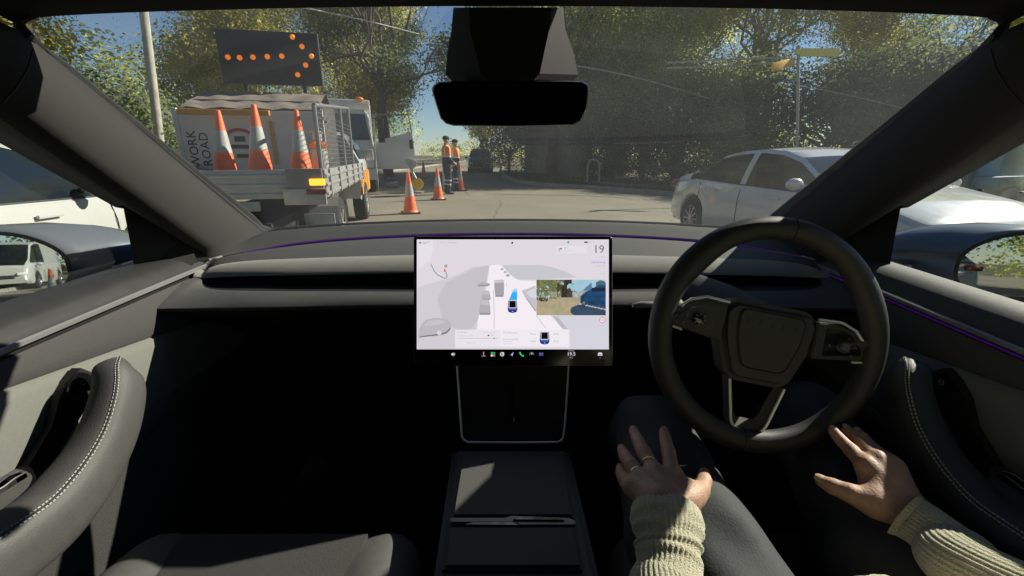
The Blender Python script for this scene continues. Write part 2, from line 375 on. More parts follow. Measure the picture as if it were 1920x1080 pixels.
# ---- dashboard (columns: px and y of every crease, then mirrored to the driver's side)
cols = [  # A(px,py,d)        B(px,py,d)          C(px,py,d)          D(px,py,d)          E(px,py,d)          F(px,py,d)
 ((398, 474, 1.10), (395, 489, 1.03), (379, 505, 1.00), (363, 520, .965), (362, 521, .963), (290, 579, .870)),
 ((412, 468, 1.13), (401, 487, 1.035), (386, 510, 1.00), (378, 522, .970), (377, 524, .966), (300, 578.8, .872)),
 ((425, 464, 1.16), (409, 485, 1.04), (392, 506, 1.00), (383, 521.5, .970), (379, 533, .958), (318, 578.5, .875)),
 ((445, 456, 1.20), (425, 481, 1.055), (402, 499, 1.00), (391, 521, .970), (388, 540, .950), (345, 578.2, .878)),
 ((475, 445, 1.26), (455, 475, 1.08), (430, 493, 1.00), (420, 519.5, .965), (415, 544, .940), (395, 577.6, .88)),
 ((500, 435, 1.31), (500, 466.5, 1.11), (480, 488, 1.00), (475, 517.5, .96), (472, 545.5, .93), (465, 577, .88)),
 ((560, 429, 1.35), (560, 456.5, 1.145), (550, 485, 1.00), (550, 516, .955), (550, 546, .93), (550, 576, .882)),
 ((660, 423, 1.40), (660, 447.5, 1.19), (660, 481, 1.00), (660, 514, .952), (660, 546.5, .925), (660, 574.5, .885)),
 ((780, 418, 1.43), (780, 441.5, 1.22), (780, 478, 1.00), (780, 512, .95), (780, 547, .925), (780, 573, .885)),
 ((880, 416, 1.445), (880, 439, 1.235), (880, 477, 1.00), (880, 511.5, .95), (880, 547, .925), (880, 572.5, .885)),
 ((960, 415.5, 1.45), (960, 438.5, 1.24), (960, 476.5, 1.00), (960, 511, .95), (960, 547, .925), (960, 572, .885))]
P = [[PD(*c) for c in col] for col in cols]
def refine(colpts):  # A..F columns interpolated across to smooth columns
    n = 56; out = []
    tr = [spline([c[k] for c in colpts], n) for k in range(6)]
    return [[V3(tr[k][i]) for k in range(6)] for i in range(n)]
left = refine(P)
allc = left + [[mirx(p) for p in c] for c in reversed(left[:-1])]
nC = len(allc)
shell = MB(); trim = MB(); slot = MB(); under = MB()
rA0 = [c[0] + Vector((0, .10, -.06)) for c in allc]; rA = [c[0] for c in allc]
rB = [c[1] for c in allc]; rC = [c[2] for c in allc]; rD = [c[3] for c in allc]; rE = [c[4] for c in allc]; rF = [c[5] for c in allc]
def mid(a, b, t, off): return [p.lerp(q, t) + Vector(off) for p, q in zip(a, b)]
shell.grid([rA0, rA, mid(rA, rB, .33, (0, 0, .012)), mid(rA, rB, .66, (0, 0, .014)), [p + Vector((0, .008, .002)) for p in rB]], 0)
shell.grid([[p + Vector((0, .008, -.004)) for p in rB], [p + Vector((0, -.004, -.004)) for p in rB], mid(rB, rC, .33, (0, 0, .006)), mid(rB, rC, .66, (0, 0, .007)), rC], 1)
trim.grid([rC, mid(rC, rD, .3, (0, -.002, .006)), mid(rC, rD, .62, (0, -.006, .0045)), mid(rC, rD, .9, (0, -.003, .002)), rD], 0)
slot.grid([rD, mid(rD, rE, .1, (0, .09, .0)), mid(rD, rE, .9, (0, .09, .0)), rE], 0)
shell.grid([rE, mid(rE, rF, .12, (0, -.006, .004)), mid(rE, rF, .5, (0, -.006, .003)), mid(rE, rF, .92, (0, -.003, .001)), rF], 1)
rF1 = [p + Vector((0, .0, -.006)) for p in rF]; rF2 = [p + Vector((0, .05, -.03)) for p in rF]
rF3 = [Vector((p.x, 1.05, .82)) for p in rF]; rF4 = [Vector((p.x, 1.25, .45)) for p in rF]; rF5 = [Vector((p.x, 1.3, .30)) for p in rF]
under.grid([rF, rF1, rF2, rF3, rF4, rF5], 0)
dash = shell.build('dashboard', ['dash_top', 'dash_grey'], car, angle=60)
trim.build('dash_trim_panel', 'dash_trim', dash, label='light grey fabric strip above the air vent slot')
slot.build('air_vent', 'cabin_black', dash)
under.build('dash_underside', 'cabin_black', dash)
led = MB(); led.tube([p + Vector((0, .002, -.001)) for p in rB][22:-12], 0.0035, 6, 0)
led.build('light_strip', 'led_purple', dash, label='thin purple ambient light line across the dashboard')
# metal line continuing the belt to the dash corner
for s in (-1, 1):
    mb = MB(); pts = [rB[i] + Vector((0, -.006, .003)) for i in (range(0, 16) if s < 0 else range(nC - 16, nC))]
    mb.tube(pts, 0.0032, 8, 0); mb.build('edge_trim', 'silver', dash)

# ---- windscreen and its black surround
T = [PD(px, py, d) for px, py, d in ((28, 40, .600), (60, 30, .607), (130, 24, .618), (300, 17, .640), (540, 11, .662), (760, 8, .672), (960, 7, .675))]
T = [V3(p) for p in spline(T, 30)]; T = T + [mirx(p) for p in reversed(T[:-1])]
nT = len(T)
A2 = []
W0, W1 = PD(38, 58, .60), PD(500, 434, 1.325)
for i in range(nT):
    k = i / (nT - 1) * (nC - 1 - 10) + 5; j = min(int(k), nC - 2); A2.append(rA[j].lerp(rA[j + 1], k - j))
ws = MB(); rows = []
for r in range(9):
    t = r / 8; rows.append([Vector((a.x * 1.0, a.y, a.z)).lerp(b, t) + Vector((0, .02, .02)) * math.sin(math.pi * t) * (1 - abs(2 * i / (nT - 1) - 1) ** 2) for i, (a, b) in enumerate(zip(T, A2))])
rows[0] = [p + Vector((0, -.0, .012)) for p in rows[0]]
ws.grid(rows, 0)
wsc = ws.build('windscreen', 'windscreen', car, angle=None)
fr = MB(); fr.tube([p + Vector((0, .01, .004)) for p in A2], 0.004, 8, 0)  # black ceramic edge along the dash
for s in (-1, 1):
    pts = []
    for q in ((60, 27, .605), (42, 34, .603), (36, 44, .603), (44, 62, .606), (75, 95, .645), (120, 126, .69)):
        pts.append(PD(*q))
    b = PD(470, 412, 1.28); pts += [pts[-1].lerp(b, t) for t in (.25, .5, .75, 1)]
    pts += [PD(490, 428, 1.31), PD(515, 434, 1.335), PD(560, 430, 1.36)]
    if s > 0: pts = [mirx(p) for p in pts]
    fr.tube(pts, [0.006] * 3 + [0.009, .009, .009, .010, .012, .015, .016, .011, .009, .006][:len(pts) - 3], 8, 0)
fr.build('windscreen_seal', 'rubber', wsc)

# ---- roof lining, header, pillars
roof = MB()
def yz(p, y, z): return Vector((p.x, y, z))
rows = [[p + Vector((0, .012, .004)) for p in T], [p + Vector((0, 0, -.003)) for p in T], [p + Vector((0, -.03, .006)) for p in T], [Vector((p.x * .97, .45, 1.25 + .245 - .05 * abs(p.x / .67) ** 3)) for p in T],
        [Vector((p.x * .95, .0, 1.25 + .27 - .06 * abs(p.x / .67) ** 3)) for p in T], [Vector((p.x * .92, -1.0, 1.25 + .26 - .06 * abs(p.x / .67) ** 3)) for p in T], [Vector((p.x * .9, -1.9, 1.25 + .1)) for p in T], [Vector((p.x * .9, -2.0, .75)) for p in T]]
roof.grid(rows, 0)
# outer skin of the roof, so the cabin is closed from above
rows = [[Vector((p.x * 1.06, p.y + .01, p.z + .014)) for p in T], [Vector((p.x * 1.07, .3, 1.25 + .30 - .08 * abs(p.x / .67) ** 3)) for p in T], [Vector((p.x * 1.02, -.4, 1.25 + .34 - .08 * abs(p.x / .67) ** 3)) for p in T],
        [Vector((p.x * 1.0, -1.2, 1.25 + .30 - .08 * abs(p.x / .67) ** 3)) for p in T], [Vector((p.x * 1.0, -2.05, 1.25 + .06)) for p in T], [Vector((p.x * 1.05, -2.3, .95)) for p in T], [Vector((p.x * 1.05, -2.35, .35)) for p in T]]
roof.grid(rows, 1)
rf = roof.build('roof', ['headliner', 'hood_paint'], car, angle=60)
for s in (-1, 1):
    vz = MB(); vz.box((s * .36, .50, 1.25 + .205), (.40, .17, .014), (R(9), 0, 0), .006); vz.build('sun_visor', 'headliner', rf)

V1 = PD(232, 385, .865); V0 = PD(0, 252, .64); M1 = PD(396, 484, 1.035); M0 = PD(0, 196, .57)
M0 = M0 + (M0 - M1) * .14; V0b = V0 + (V0 - V1) * .14
def pillar(s):
    n = 14; X = (lambda p: p) if s < 0 else mirx
    W0e = W0 + Vector((.012, -.17, .030)); M0e = M0 + (M0 - M1) * .16; V0e = V0b + (V0b - V1) * .16; n += 1
    Wl = [W0e] + seglerp(W0, W1, n - 1); Ml = [M0e] + seglerp(M0, M1, n - 1)
    Vl = [V0e] + [V0b + (V1 - V0b) * (i / (n - 2) * 1.0) for i in range(n - 1)]
    # extend behind the camera line: door frame top arcs to the B pillar
    cr = [a.lerp(b, .42) + Vector((.022, -.022, .006)) for a, b in zip(Wl, Ml)]
    cr2 = [a.lerp(b, .82) + Vector((.020, -.018, .0)) for a, b in zip(Wl, Ml)]
    b1 = [a.lerp(b, .4) + Vector((.012, -.01, -.004)) for a, b in zip(Ml, Vl)]
    out = [v + Vector((-.035, .02, -.006)) for v in Vl]; outW = [w + Vector((-.03, .03, -.01)) for w in Wl]
    mb = MB(); mb.grid([[X(p) for p in r] for r in (Wl, cr, cr2, Ml, b1, Vl, out, outW)], 0, close_v=True, mfun=lambda i, j: 0 if i < 4 else 1)
    # roof rail going back above the side window
    RW = [W0e, W0e + Vector((.01, -.06, .015)), Vector((-.62, .3, 1.25 + .20)), Vector((-.61, -.3, 1.25 + .215)), Vector((-.60, -1.2, 1.25 + .20)), Vector((-.60, -1.95, 1.25 + .08))]
    RV = [V0e, V0e + Vector((.0, -.02, .01)), Vector((-.725, .38, 1.25 + .125)), Vector((-.715, -.3, 1.25 + .16)), Vector((-.71, -1.2, 1.25 + .14)), Vector((-.71, -1.95, 1.25 + .02))]
    RM = [a.lerp(b, .5) + Vector((.010, -.006, -.008)) for a, b in zip(RW, RV)]
    RM[0] = M0e
    RO = [b + Vector((-.035, .0, -.004)) for b in RV]; RT = [Vector((-.70, p.y, p.z + .035)) for p in RW]
    mb.grid([[X(V3(p)) for p in spline(r, 24)] for r in (RW, RM, RV, RO, RT)], 1, close_v=True, mfun=lambda i, j: 0 if i == 0 else 1)
    # B pillar and quarter panel behind it, body side
    zt = 1.25 + .17
    for y0, y1 in ((-.42, -.24), (-2.0, -1.2)):
        mb.box((s * .725, (y0 + y1) / 2, 1.25 - .03), (.05, y1 - y0, .42), (0, s * R(-3), 0), .01, 1)
    # triangle behind the mirror, at the foot of the pillar
    S = [PD(230, 383, .865), PD(243, 450, .89), PD(255, 519, .915), PD(330, 502, .97), PD(398, 487, 1.035), M1 + Vector((.004, 0, 0))]
    S2 = [p + Vector((-.024, .032, 0)) for p in S]; mb.poly([X(p) for p in S], 1); mb.poly([X(p) for p in reversed(S2)], 1)
    mb.grid([[X(p) for p in S], [X(p) for p in S2]], 1, close_u=True)
    o = mb.build('windscreen_pillar', ['pillar_fabric', 'cabin_black'], car, angle=60)
    sm = MB()
    pts = [PD(62, 92, .585), PD(52, 130, .575), PD(30, 165, .565), PD(2, 196, .552), PD(-20, 210, .55)]
    sm.tube([X(p + Vector((.0, -.0, 0))) for p in pts], 0.0012, 6, 0); sm.build('trim_seam', 'rubber', o)
    return o
for s in (-1, 1): pillar(s)
# small lit cover in the sail triangle
mb = MB(); c0 = [(302, 512), (300, 480), (305, 462), (320, 450), (336, 450), (352, 460), (364, 476), (371, 492)]
mb.poly([PD(px, py, .92 + (px - 255) / 143 * .105 - .012) for px, py in c0]); mb.build('speaker_cover', 'pillar_fabric', car)

# ---- front side doors
def dz(a, b, y): return CAMZ + a + b * (y - .65)
def door(s):
    ys = [1.30, 1.15, 1.04, .99, .93, .86, .79, .72, .65, .58, .50, .42, .30, .1, -.1, -.3]
    prof = [(-.805, -.232, .02), (-.80, -.222, .02), (-.770, -.2195, .02), (-.740, -.2225, .025), (-.722, -.236, .03), (-.712, -.248, .035), (-.706, -.2535, .035)]
    prof2 = [(-.7055, -.2545, .035), (-.6995, -.2505, .035), (-.6955, -.2525, .035), (-.6965, -.2585, .035), (-.7005, -.2605, .035)]
    prof3 = [(-.7005, -.2605, .035), (-.7075, -.2625, .035), (-.7075, -.2665, .035), (-.702, -.2685, .035)]
    prof4 = [(-.702, -.2685, .035), (-.6985, -.274, .03), (-.699, -.30, -.05), (-.6985, -.318, -.11), (-.7025, -.3235, -.117)]
    prof5 = [(-.7025, -.3235, -.117), (-.6955, -.3265, -.117), (-.690, -.34, -.11), (-.6885, -.40, -.05), (-.6885, -.458, 0), (-.6915, -.4645, 0)]
    prof6 = [(-.6915, -.4645, 0), (-.6875, -.468, 0), (-.6855, -.49, .0), (-.686, -.508, .0), (-.690, -.512, .0)]
    prof7 = [(-.690, -.512, 0), (-.684, -.518, 0), (-.675, -.62, 0), (-.67, -.80, 0), (-.66, -.95, 0)]
    def g(pr): return [[Vector((-s * x if False else (x if s < 0 else -x), y, dz(a, b, y))) for y in ys] for x, a, b in pr]
    d = MB(); d.grid(g(prof), 0); d.grid(g(prof4), 1); d.grid(g(prof5), 2); d.grid(g(prof6), 3); d.grid(g(prof7), 4)
    # outer skin
    outp = [(-.805, -.232, .02), (-.84, -.25, .02), (-.93, -.45, .0), (-.95, -.7, 0), (-.92, -1.0, 0)]
    d.grid(g(outp), 5)
    o = d.build('door', ['dash_grey' if s > 0 else 'sill', 'door_fabric', 'door_panel', 'leather', 'door_lower', 'hood_paint'], car, angle=50)  # driver's sill keeps a lighter grey, sunlight put into its colour
    b = MB(); b.grid(g(prof2), 0); b.build('belt_trim', 'silver', o)
    b = MB(); b.grid(g(prof3), 0); b.build('belt_groove', 'rubber', o)
    if s > 0: b = MB(); b.tube([Vector((s * .7035, y, dz(-.2655, .035, y))) for y in ys[3:]], .0018, 6); b.build('door_light_strip', 'led_purple', o)
    # window glass
    X = (lambda p: p) if s < 0 else mirx
    bot = [Vector((-.79, y, dz(-.235, .02, y))) for y in (.93, .86, .75, .65, .5, .3, .0, -.3)]
    top = [V1 + Vector((-.02, .04, -.03)), V1 + Vector((-.02, -.0, .01)), V0.lerp(V1, .45) + Vector((-.015, 0, .01)), V0 + Vector((-.015, 0, .02)), Vector((-.735, .45, 1.25 + .11)), Vector((-.735, .3, 1.25 + .15)), Vector((-.73, 0, 1.25 + .17)), Vector((-.73, -.3, 1.25 + .17))]
    w = MB(); w.grid([[X(p) for p in bot], [X(a.lerp(b_, .5) + Vector((-.01, 0, 0))) for a, b_ in zip(bot, top)], [X(p) for p in top]]); w.build('door_window', 'side_glass', o, angle=None)
    # armrest: soft loop from pull handle down to elbow pad
    path = [(204, 692, -.640), (213, 702, -.622), (217, 720, -.612), (213, 752, -.606), (197, 805, -.602), (168, 860, -.600), (128, 915, -.598), (78, 968, -.596), (15, 1015, -.596), (-60, 1065, -.596), (-170, 1130, -.598), (-420, 1300, -.60)]
    pts = [V3(p) for p in spline([PX(px, py, x) for px, py, x in path], 40)]
    rs = [lin([(0, .016), (.06, .024), (.3, .0275), (.55, .032), (1, .036)], i / 39) for i in range(40)]
    a = MB(); rows = []; frm = []
    for i, p in enumerate(pts):
        t = (pts[min(i + 1, 39)] - pts[max(i - 1, 0)]).normalized(); side = Vector((1, 0, 0)); side = (side - t * side.dot(t)).normalized(); up = side.cross(t).normalized()
        if up.z < 0: up = -up
        frm.append(lambda th, p=p, side=side, up=up, r_=rs[i]: p + side * math.copysign(abs(math.cos(th)) ** .75, math.cos(th)) * r_ + up * math.sin(th) ** .75 * r_)
        row = []
        for k in range(20):
            th = 2 * math.pi * k / 20; cx, cz = math.cos(th), math.sin(th)
            e = 0.75; cx = math.copysign(abs(cx) ** e, cx); cz = math.copysign(abs(cz) ** e, cz)
            row.append(X(p + side * cx * rs[i] * (1.0) + up * cz * rs[i] * (1.0 if cz > 0 else 1.7)))
        rows.append(row)
    a.grid(rows, 0, close_u=True); a.poly(rows[0]); a.poly(list(reversed(rows[-1])))
    # pad joining the armrest to the door
    pd_ = [PX(0, 882, -.69), PX(45, 868, -.69), PX(62, 880, -.66), PX(70, 905, -.62), PX(20, 960, -.62), PX(-60, 1010, -.62), Vector((-.62, .1, CAMZ - .425)), Vector((-.69, .1, CAMZ - .40))]
    a.poly([X(p) for p in pd_]); a.poly([X(p + Vector((0, 0, -.1))) for p in reversed(pd_)]); a.grid([[X(p) for p in pd_], [X(p + Vector((0, 0, -.1))) for p in pd_]], 0, close_u=True)
    arm = a.build('armrest', 'leather' if s < 0 else 'leather_dark', o, angle=55)  # driver's side takes darker leather: shade put into the colour
    st = MB()
    for i in range(2, 38):
        for u in (.15, .65):
            k = i + u
            if k < 38:
                j = int(k); p = pts[j].lerp(pts[j + 1], k - j); q = pts[j].lerp(pts[j + 1], min(1, k - j + .3)); r_ = rs[j]
                f0, f1 = frm[j], frm[j + 1]
                for th_ in (R(46), R(56)): a0, a1 = f0(th_), f1(th_); st.tube([X(a0.lerp(a1, k - j)), X(a0.lerp(a1, min(1, k - j + .32)))], .0010, 5)
    st.build('stitching', 'stitch', arm)
    gr = MB(); gr.tube([X(f_(R(51))) for f_ in frm[1:38]], .0013, 6); gr.build('leather_seam', 'leather_dark', arm)
    # recess behind the handle
    pk = [(152, 690), (170, 697), (184, 716), (170, 752), (140, 800), (95, 880), (52, 876), (98, 800), (112, 745), (130, 715)]
    pk3 = [PX(px, py, -.676) for px, py in pk]
    a = MB(); a.poly([X(p) for p in pk3]); a.grid([[X(p) for p in pk3], [X(p + Vector((-.015, 0, 0))) for p in pk3]], 0, close_u=True); a.build('door_pull_recess', 'cabin_black', o)
    b1 = [(150, 698), (165, 700), (178, 714), (170, 732), (128, 735), (134, 716)]
    b3 = [PX(px, py, -.671) for px, py in b1]; a = MB(); a.poly([X(p) for p in b3]); a.grid([[X(p) for p in b3], [X(p + Vector((-.006, 0, 0))) for p in b3]], 0, close_u=True)
    hb = a.build('door_release_button', 'gloss_black', o)
    ic = [(152, 721), (151, 716), (155, 712), (159, 713), (159, 718), (156, 722)]
    a = MB(); a.tube([X(PX(px, py, -.6695)) for px, py in ic + ic[:1]], .0006, 5); a.build('button_symbol', 'silver', hb)
    sw = [(0, 915), (20, 900), (38, 893), (52, 894), (32, 905), (10, 922), (-30, 945), (-40, 935)]
    s3 = [PX(px, py, -.648) for px, py in sw]; a = MB(); a.poly([X(p + Vector((0, 0, .006))) for p in s3]); a.grid([[X(p + Vector((0, 0, .006))) for p in s3], [X(p + Vector((0, 0, -.01))) for p in s3]], 0, close_u=True)
    wsw = a.build('window_switch', 'gloss_black', o)
    a = MB(); a.tube([X(p + Vector((0, 0, .0075))) for p in s3 + s3[:1]], .001, 6); a.build('switch_surround', 'latch', wsw)
    return o
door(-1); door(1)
for s in (-1, 1):
    mb = MB(); mb.quad((s * .735, -.24, 1.01), (s * .735, -1.2, 1.01), (s * .715, -1.2, 1.42), (s * .715, -.24, 1.42)); mb.build('rear_door_window', 'light_cut_glass', car, smooth=False)  # unseen dark panes added to keep rear daylight out of the cabin
# rear doors (plain inner sides behind the front seats)
for s in (-1, 1):
    mb = MB(); mb.grid([[Vector((s * x, y, z)) for y in (-.3, -1.0, -2.0)] for x, z in ((.80, 1.03), (.70, 1.0), (.69, .6), (.67, .25))]); 
    mb.grid([[Vector((s * x, y, z)) for y in (-.3, -1.0, -2.3)] for x, z in ((.80, 1.03), (.93, .8), (.95, .5), (.9, .25))])
    mb.build('rear_door', 'cabin_black', car)
mb = MB(); mb.box((0, -.4, .27), (1.36, 3.4, .03), None, .005); mb.box((0, 1.28, .5), (1.36, .03, .5), None, .005)
mb.build('cabin_floor', 'carpet', car)

# ---- door mirrors
def side_mirror(s):
    cx, cyy, cz = -1.055, .985, CAMZ - .232
    X = (lambda p: p) if s < 0 else mirx
    e = empty('door_mirror', (0, 0, 0)); e.parent = car
    mb = MB(); rows = []
    # housing: shells in y, each a rounded outline in x,z
    secs = [(-.052, -.062, .126, .076), (-.050, -.062, .131, .080), (-.035, -.056, .139, .083), (0, -.035, .158, .085), (.04, -.012, .178, .084), (.08, 0, .180, .077), (.115, 0, .155, .062), (.14, 0, .10, .040), (.15, 0, .03, .012)]
    def outline(sc, sz, n=36, hx=.158, hz=.083, e=.62):
        r = []
        for k in range(n):
            a = 2 * math.pi * k / n; c_, s_ = math.cos(a), math.sin(a)
            x = math.copysign(abs(c_) ** e, c_) * hx * sc; z = math.copysign(abs(s_) ** e, s_) * hz * sz
            if x > 0: z *= 1 - .30 * (x / hx) ** 2; z -= .010 * (x / hx)      # tapers towards the car
            r.append((x, z))
        return r
    for dy, ox, hx_, hz_ in secs: rows.append([X(Vector((cx + ox + x, cyy + dy, cz + z))) for x, z in outline(1, 1, 36, hx_, hz_)])
    RZ = Matrix.Translation(X(Vector((cx, cyy, cz)))) @ Euler((R(-3), 0, R(17 if s < 0 else -15))).to_matrix().to_4x4() @ Matrix.Translation(-X(Vector((cx, cyy, cz))))
    mb.grid(rows, 0, close_u=True); mb.poly(rows[-1])
    hs_ = mb.build('housing', 'mirror_shell', e, angle=60)
    hs_.data.transform(RZ)
    mb = MB(); o1 = outline(1, 1, 36, .127, .077); o2 = outline(1, 1, 36, .119, .069)
    mb.grid([[X(Vector((cx - .062 + x, cyy - .052, cz + z))) for x, z in o1], [X(Vector((cx - .062 + x, cyy - .053, cz + z))) for x, z in o2], [X(Vector((cx - .062 + x, cyy - .03, cz + z))) for x, z in o2]], 0, close_u=True)
    mb.build('bezel', 'rubber', e).data.transform(RZ)
    mb = MB(); mb.box(X(Vector((-.868, 1.0, CAMZ - .262))), (.09, .06, .055), None, .02); mb.box(X(Vector((-1.0, 1.0, CAMZ - .305))), (.25, .10, .05), None, .022); mb.build('mirror_foot', 'gloss_black', e)
    mb = MB(); g = outline(1, 1, 36, .1195, .0695); n = len(g)
    yaw = R(-7.0) if s < 0 else R(-9.0); pit = R(3)
    g3 = [X(Vector((cx - .062 + x, cyy - .044, cz + z))) for x, z in g]
    mb.poly(g3); o = mb.build('mirror_glass', 'mirror_glass', e, smooth=False)
    # aim of the mirror glass: tilt the flat pane a few degrees towards the driver
    c = X(Vector((cx - .062, cyy - .044, cz))); me = o.data
    rot = Matrix.Translation(c) @ Euler((R(-2.5), 0, R(-1.5 if s < 0 else 1.5))).to_matrix().to_4x4() @ Matrix.Translation(-c)
    me.transform(RZ @ rot)
side_mirror(-1); side_mirror(1)

# ---- bonnet (below the line of sight, seen only from elsewhere)
mb = MB(); rows = []
for y, z, hw in ((1.44, .985, .78), (1.60, .985, .80), (1.9, .955, .82), (2.3, .87, .82), (2.6, .74, .80), (2.75, .60, .76), (2.78, .35, .74)):
    rows.append([Vector((hw * t, y, z - .10 * abs(t) ** 4 - .02)) for t in [i / 10 for i in range(-10, 11)]])
mb.grid(rows); mb.build('bonnet', 'hood_paint', car)
for s in (-1, 1):
    mb = MB(); mb.grid([[Vector((s * x, y, z)) for y in (1.3, 1.6, 2.0, 2.4, 2.7)] for x, z in ((.80, .93), (.90, .78), (.93, .6), (.90, .35))]); mb.v = [(x, y, z * (1 - .17 * max(0, y - 1.3) ** 1.3)) for x, y, z in mb.v]
    mb.build('front_wing', 'hood_paint', car)

# ---- rear view mirror and its camera housing
mb = MB()
def rrect(pts): return pts
hb = [(850, 14, .70), (846, 60, .72), (838, 105, .74), (836, 140, .745), (850, 152, .74), (1075, 152, .74), (1084, 140, .745), (1076, 100, .74), (1060, 55, .72), (1056, 14, .70)]
f3 = [PD(*q) for q in hb]
fi = [PD(880, 14, .66), PD(882, 60, .665), PD(894, 105, .67), (PD(902, 140, .675)), PD(915, 150, .68), PD(1000, 150, .68), PD(1012, 138, .675), PD(1020, 100, .67), PD(1030, 55, .665), PD(1034, 14, .66)]
bk = [p + Vector((0, .05, -.0)) for p in f3]
mb.poly(fi, 1); mb.grid([f3, fi], 0, close_u=True); mb.grid([bk, f3], 0, close_u=True)
hs = mb.build('mirror_mount', ['pillar_fabric', 'headliner'], car, angle=25)
mb = MB()
outl = [(812, 160), (822, 153), (850, 151), (1060, 151), (1092, 152), (1103, 158), (1105, 170), (1100, 205), (1091, 227), (1076, 235), (960, 238), (850, 236), (836, 232), (826, 222), (817, 195), (810, 170)]
def ring(sc, d): return [PD(957.5 + (px - 957.5) * sc, 194 + (py - 194) * (1 - (1 - sc) * 3), d) for px, py in outl]
mb.grid([ring(.96, .72), ring(1.0, .70), ring(1.0, .685), ring(.985, .680)], 0, close_u=True); mb.poly(list(reversed(ring(.96, .72)))); mb.grid([ring(.985, .680), ring(.978, .682)], 0, close_u=True)
mb.tube([PD(957, 155, .71), PD(957, 125, .70)], .02, 12)
rm = mb.build('rear_view_mirror', 'gloss_black', car, angle=40)
mb = MB(); mb.poly(ring(.978, .682)); mb.build('mirror_glass', 'mirror_dim', rm, smooth=False)

# ---- console with phone pad
def zq(px, py, z=.73): return PZ(px, py, z)
mb = MB(); top = .73
cl = [(-.128, .76), (.108, .76)]
def slab(mb, pts, th, mi=0, bev=.004):
    b = bmesh.new(); vs = [b.verts.new(p) for p in pts]; f = b.faces.new(vs); r = bmesh.ops.extrude_face_region(b, geom=[f])
    bmesh.ops.translate(b, vec=(0, 0, -th), verts=[v for v in r['geom'] if isinstance(v, bmesh.types.BMVert)])
    bmesh.ops.recalc_face_normals(b, faces=b.faces)
    if bev: bmesh.ops.bevel(b, geom=[e for e in b.edges if all(abs(v.co.z - pts[0][2]) < 1e-5 for v in e.verts)], offset=bev, segments=2, affect='EDGES')
    mb.bm(b, None, mi)
slab(mb, [zq(866, 852), zq(1056, 852), zq(1078, 968), zq(846, 968)], .03)
con = MB()
slab(con, [zq(848, 838, .722), zq(1068, 838, .722), zq(1125, 1075, .722), zq(1160, 1240, .722), zq(770, 1240, .722), zq(812, 1075, .722)], .42, 0, .012)
cons = con.build('centre_console', 'console_side', car, angle=40)
mb.build('console_lid', 'console_lid', cons)
mb = MB(); slab(mb, [zq(843, 985), zq(1079, 985), zq(1093, 1064), zq(828, 1064)], .03); mb.build('console_lid', 'console_lid', cons)
mb = MB(); slab(mb, [zq(812, 1070, .745), zq(1112, 1070, .745), zq(1150, 1300, .745), zq(760, 1300, .745)], .05, 0, .01); mb.build('centre_armrest', 'leather_dark', cons)
mb = MB(); 
slab(mb, [zq(845, 971, .7285), zq(948, 971, .7285), zq(958, 967, .7285), zq(1066, 971, .7285), zq(1078, 976, .7285), zq(1079, 983, .7285), zq(974, 983, .7285), zq(964, 978, .7285), zq(845, 978, .7285)], .004, 0, 0)
lt = mb.build('lid_latch', 'latch', cons)
mb = MB(); slab(mb, [zq(872, 983, .7312), zq(888, 979, .7312), zq(962, 979, .7312), zq(972, 984, .7312)], .003, 0, 0); slab(mb, [zq(962, 973.5, .7312), zq(975, 969.5, .7312), zq(1035, 970, .7312), zq(1058, 974.5, .7312)], .003, 0, 0)
mb.build('finger_slot', 'gloss_black', lt)
mb = MB(); ff = [(856, 676, .865), (860, 730, .855), (864, 790, .84), (866, 818, .832), (870, 825, .83), (878, 829, .829), (960, 830, .829), (1046, 829, .829), (1054, 825, .83), (1057, 818, .832), (1060, 790, .84), (1064, 730, .855), (1067, 676, .865)]
pad = MB(); fp = [PD(*q) for q in ff]; pad.poly([p + Vector((0, .006, 0)) for p in fp])
pad.grid([[p + Vector((0, .006, 0)) for p in fp], [p + Vector((0, .10, -.03)) for p in fp]], 0)
pdo = pad.build('phone_charging_pad', 'pad_black', cons)
mb.tube(fp, .0022, 8); mb.build('pad_frame', 'trim_metal', pdo)
mb = MB(); a, b_ = PD(962, 715, .855), PD(960, 800, .838); mb.box((a + b_) / 2 + Vector((0, .0, 0)), (.008, .012, .07), (R(-35), 0, 0), .003); mb.build('pad_divider', 'gloss_black', pdo)
# ---- seats
def seat(s):
    e = empty('seat'); e.parent = car
    c = .395 * s if s > 0 else -.385
    def bolster(sx): return [rcone((c + sx * .205, .12, CAMZ - .585), (c + sx * .19, .555, CAMZ - .635), .062, .042)]
    base = [rcone((c - .15, .08 + k * .09, CAMZ - .685), (c + .15, .08 + k * .09, CAMZ - .685), .085, .085) for k in range(6)]
    mb = MB(); sdf_mesh(mb, [(base, .05), (bolster(-1) + bolster(1), .02)], .014, .05)
    mb.build('seat_cushion', ['seat_side'], e, angle=None)
    mb = MB(); slab(mb, [Vector((c - .14, .10, CAMZ - .588)), Vector((c + .14, .10, CAMZ - .588)), Vector((c + .15, .575, CAMZ - .592)), Vector((c - .15, .575, CAMZ - .592))], .05, 0, .014)
    mb.build('seat_centre', 'seat_perf', e)
    mb = MB(); sdf_mesh(mb, [([rcone((c - .15, .02, CAMZ - .60), (c - .15, -.30, CAMZ - .02), .075, .06), rcone((c + .15, .02, CAMZ - .60), (c + .15, -.30, CAMZ - .02), .075, .06), rcone((c, .0, CAMZ - .6), (c, -.31, CAMZ - .02), .07, .06)], .05), ([rcone((c - .07, -.35, CAMZ + .09), (c + .07, -.35, CAMZ + .09), .055, .055)], .02)], .02, .02)
    mb.build('seat_backrest', 'leather_dark', e, angle=None)
seat(-1); seat(1)
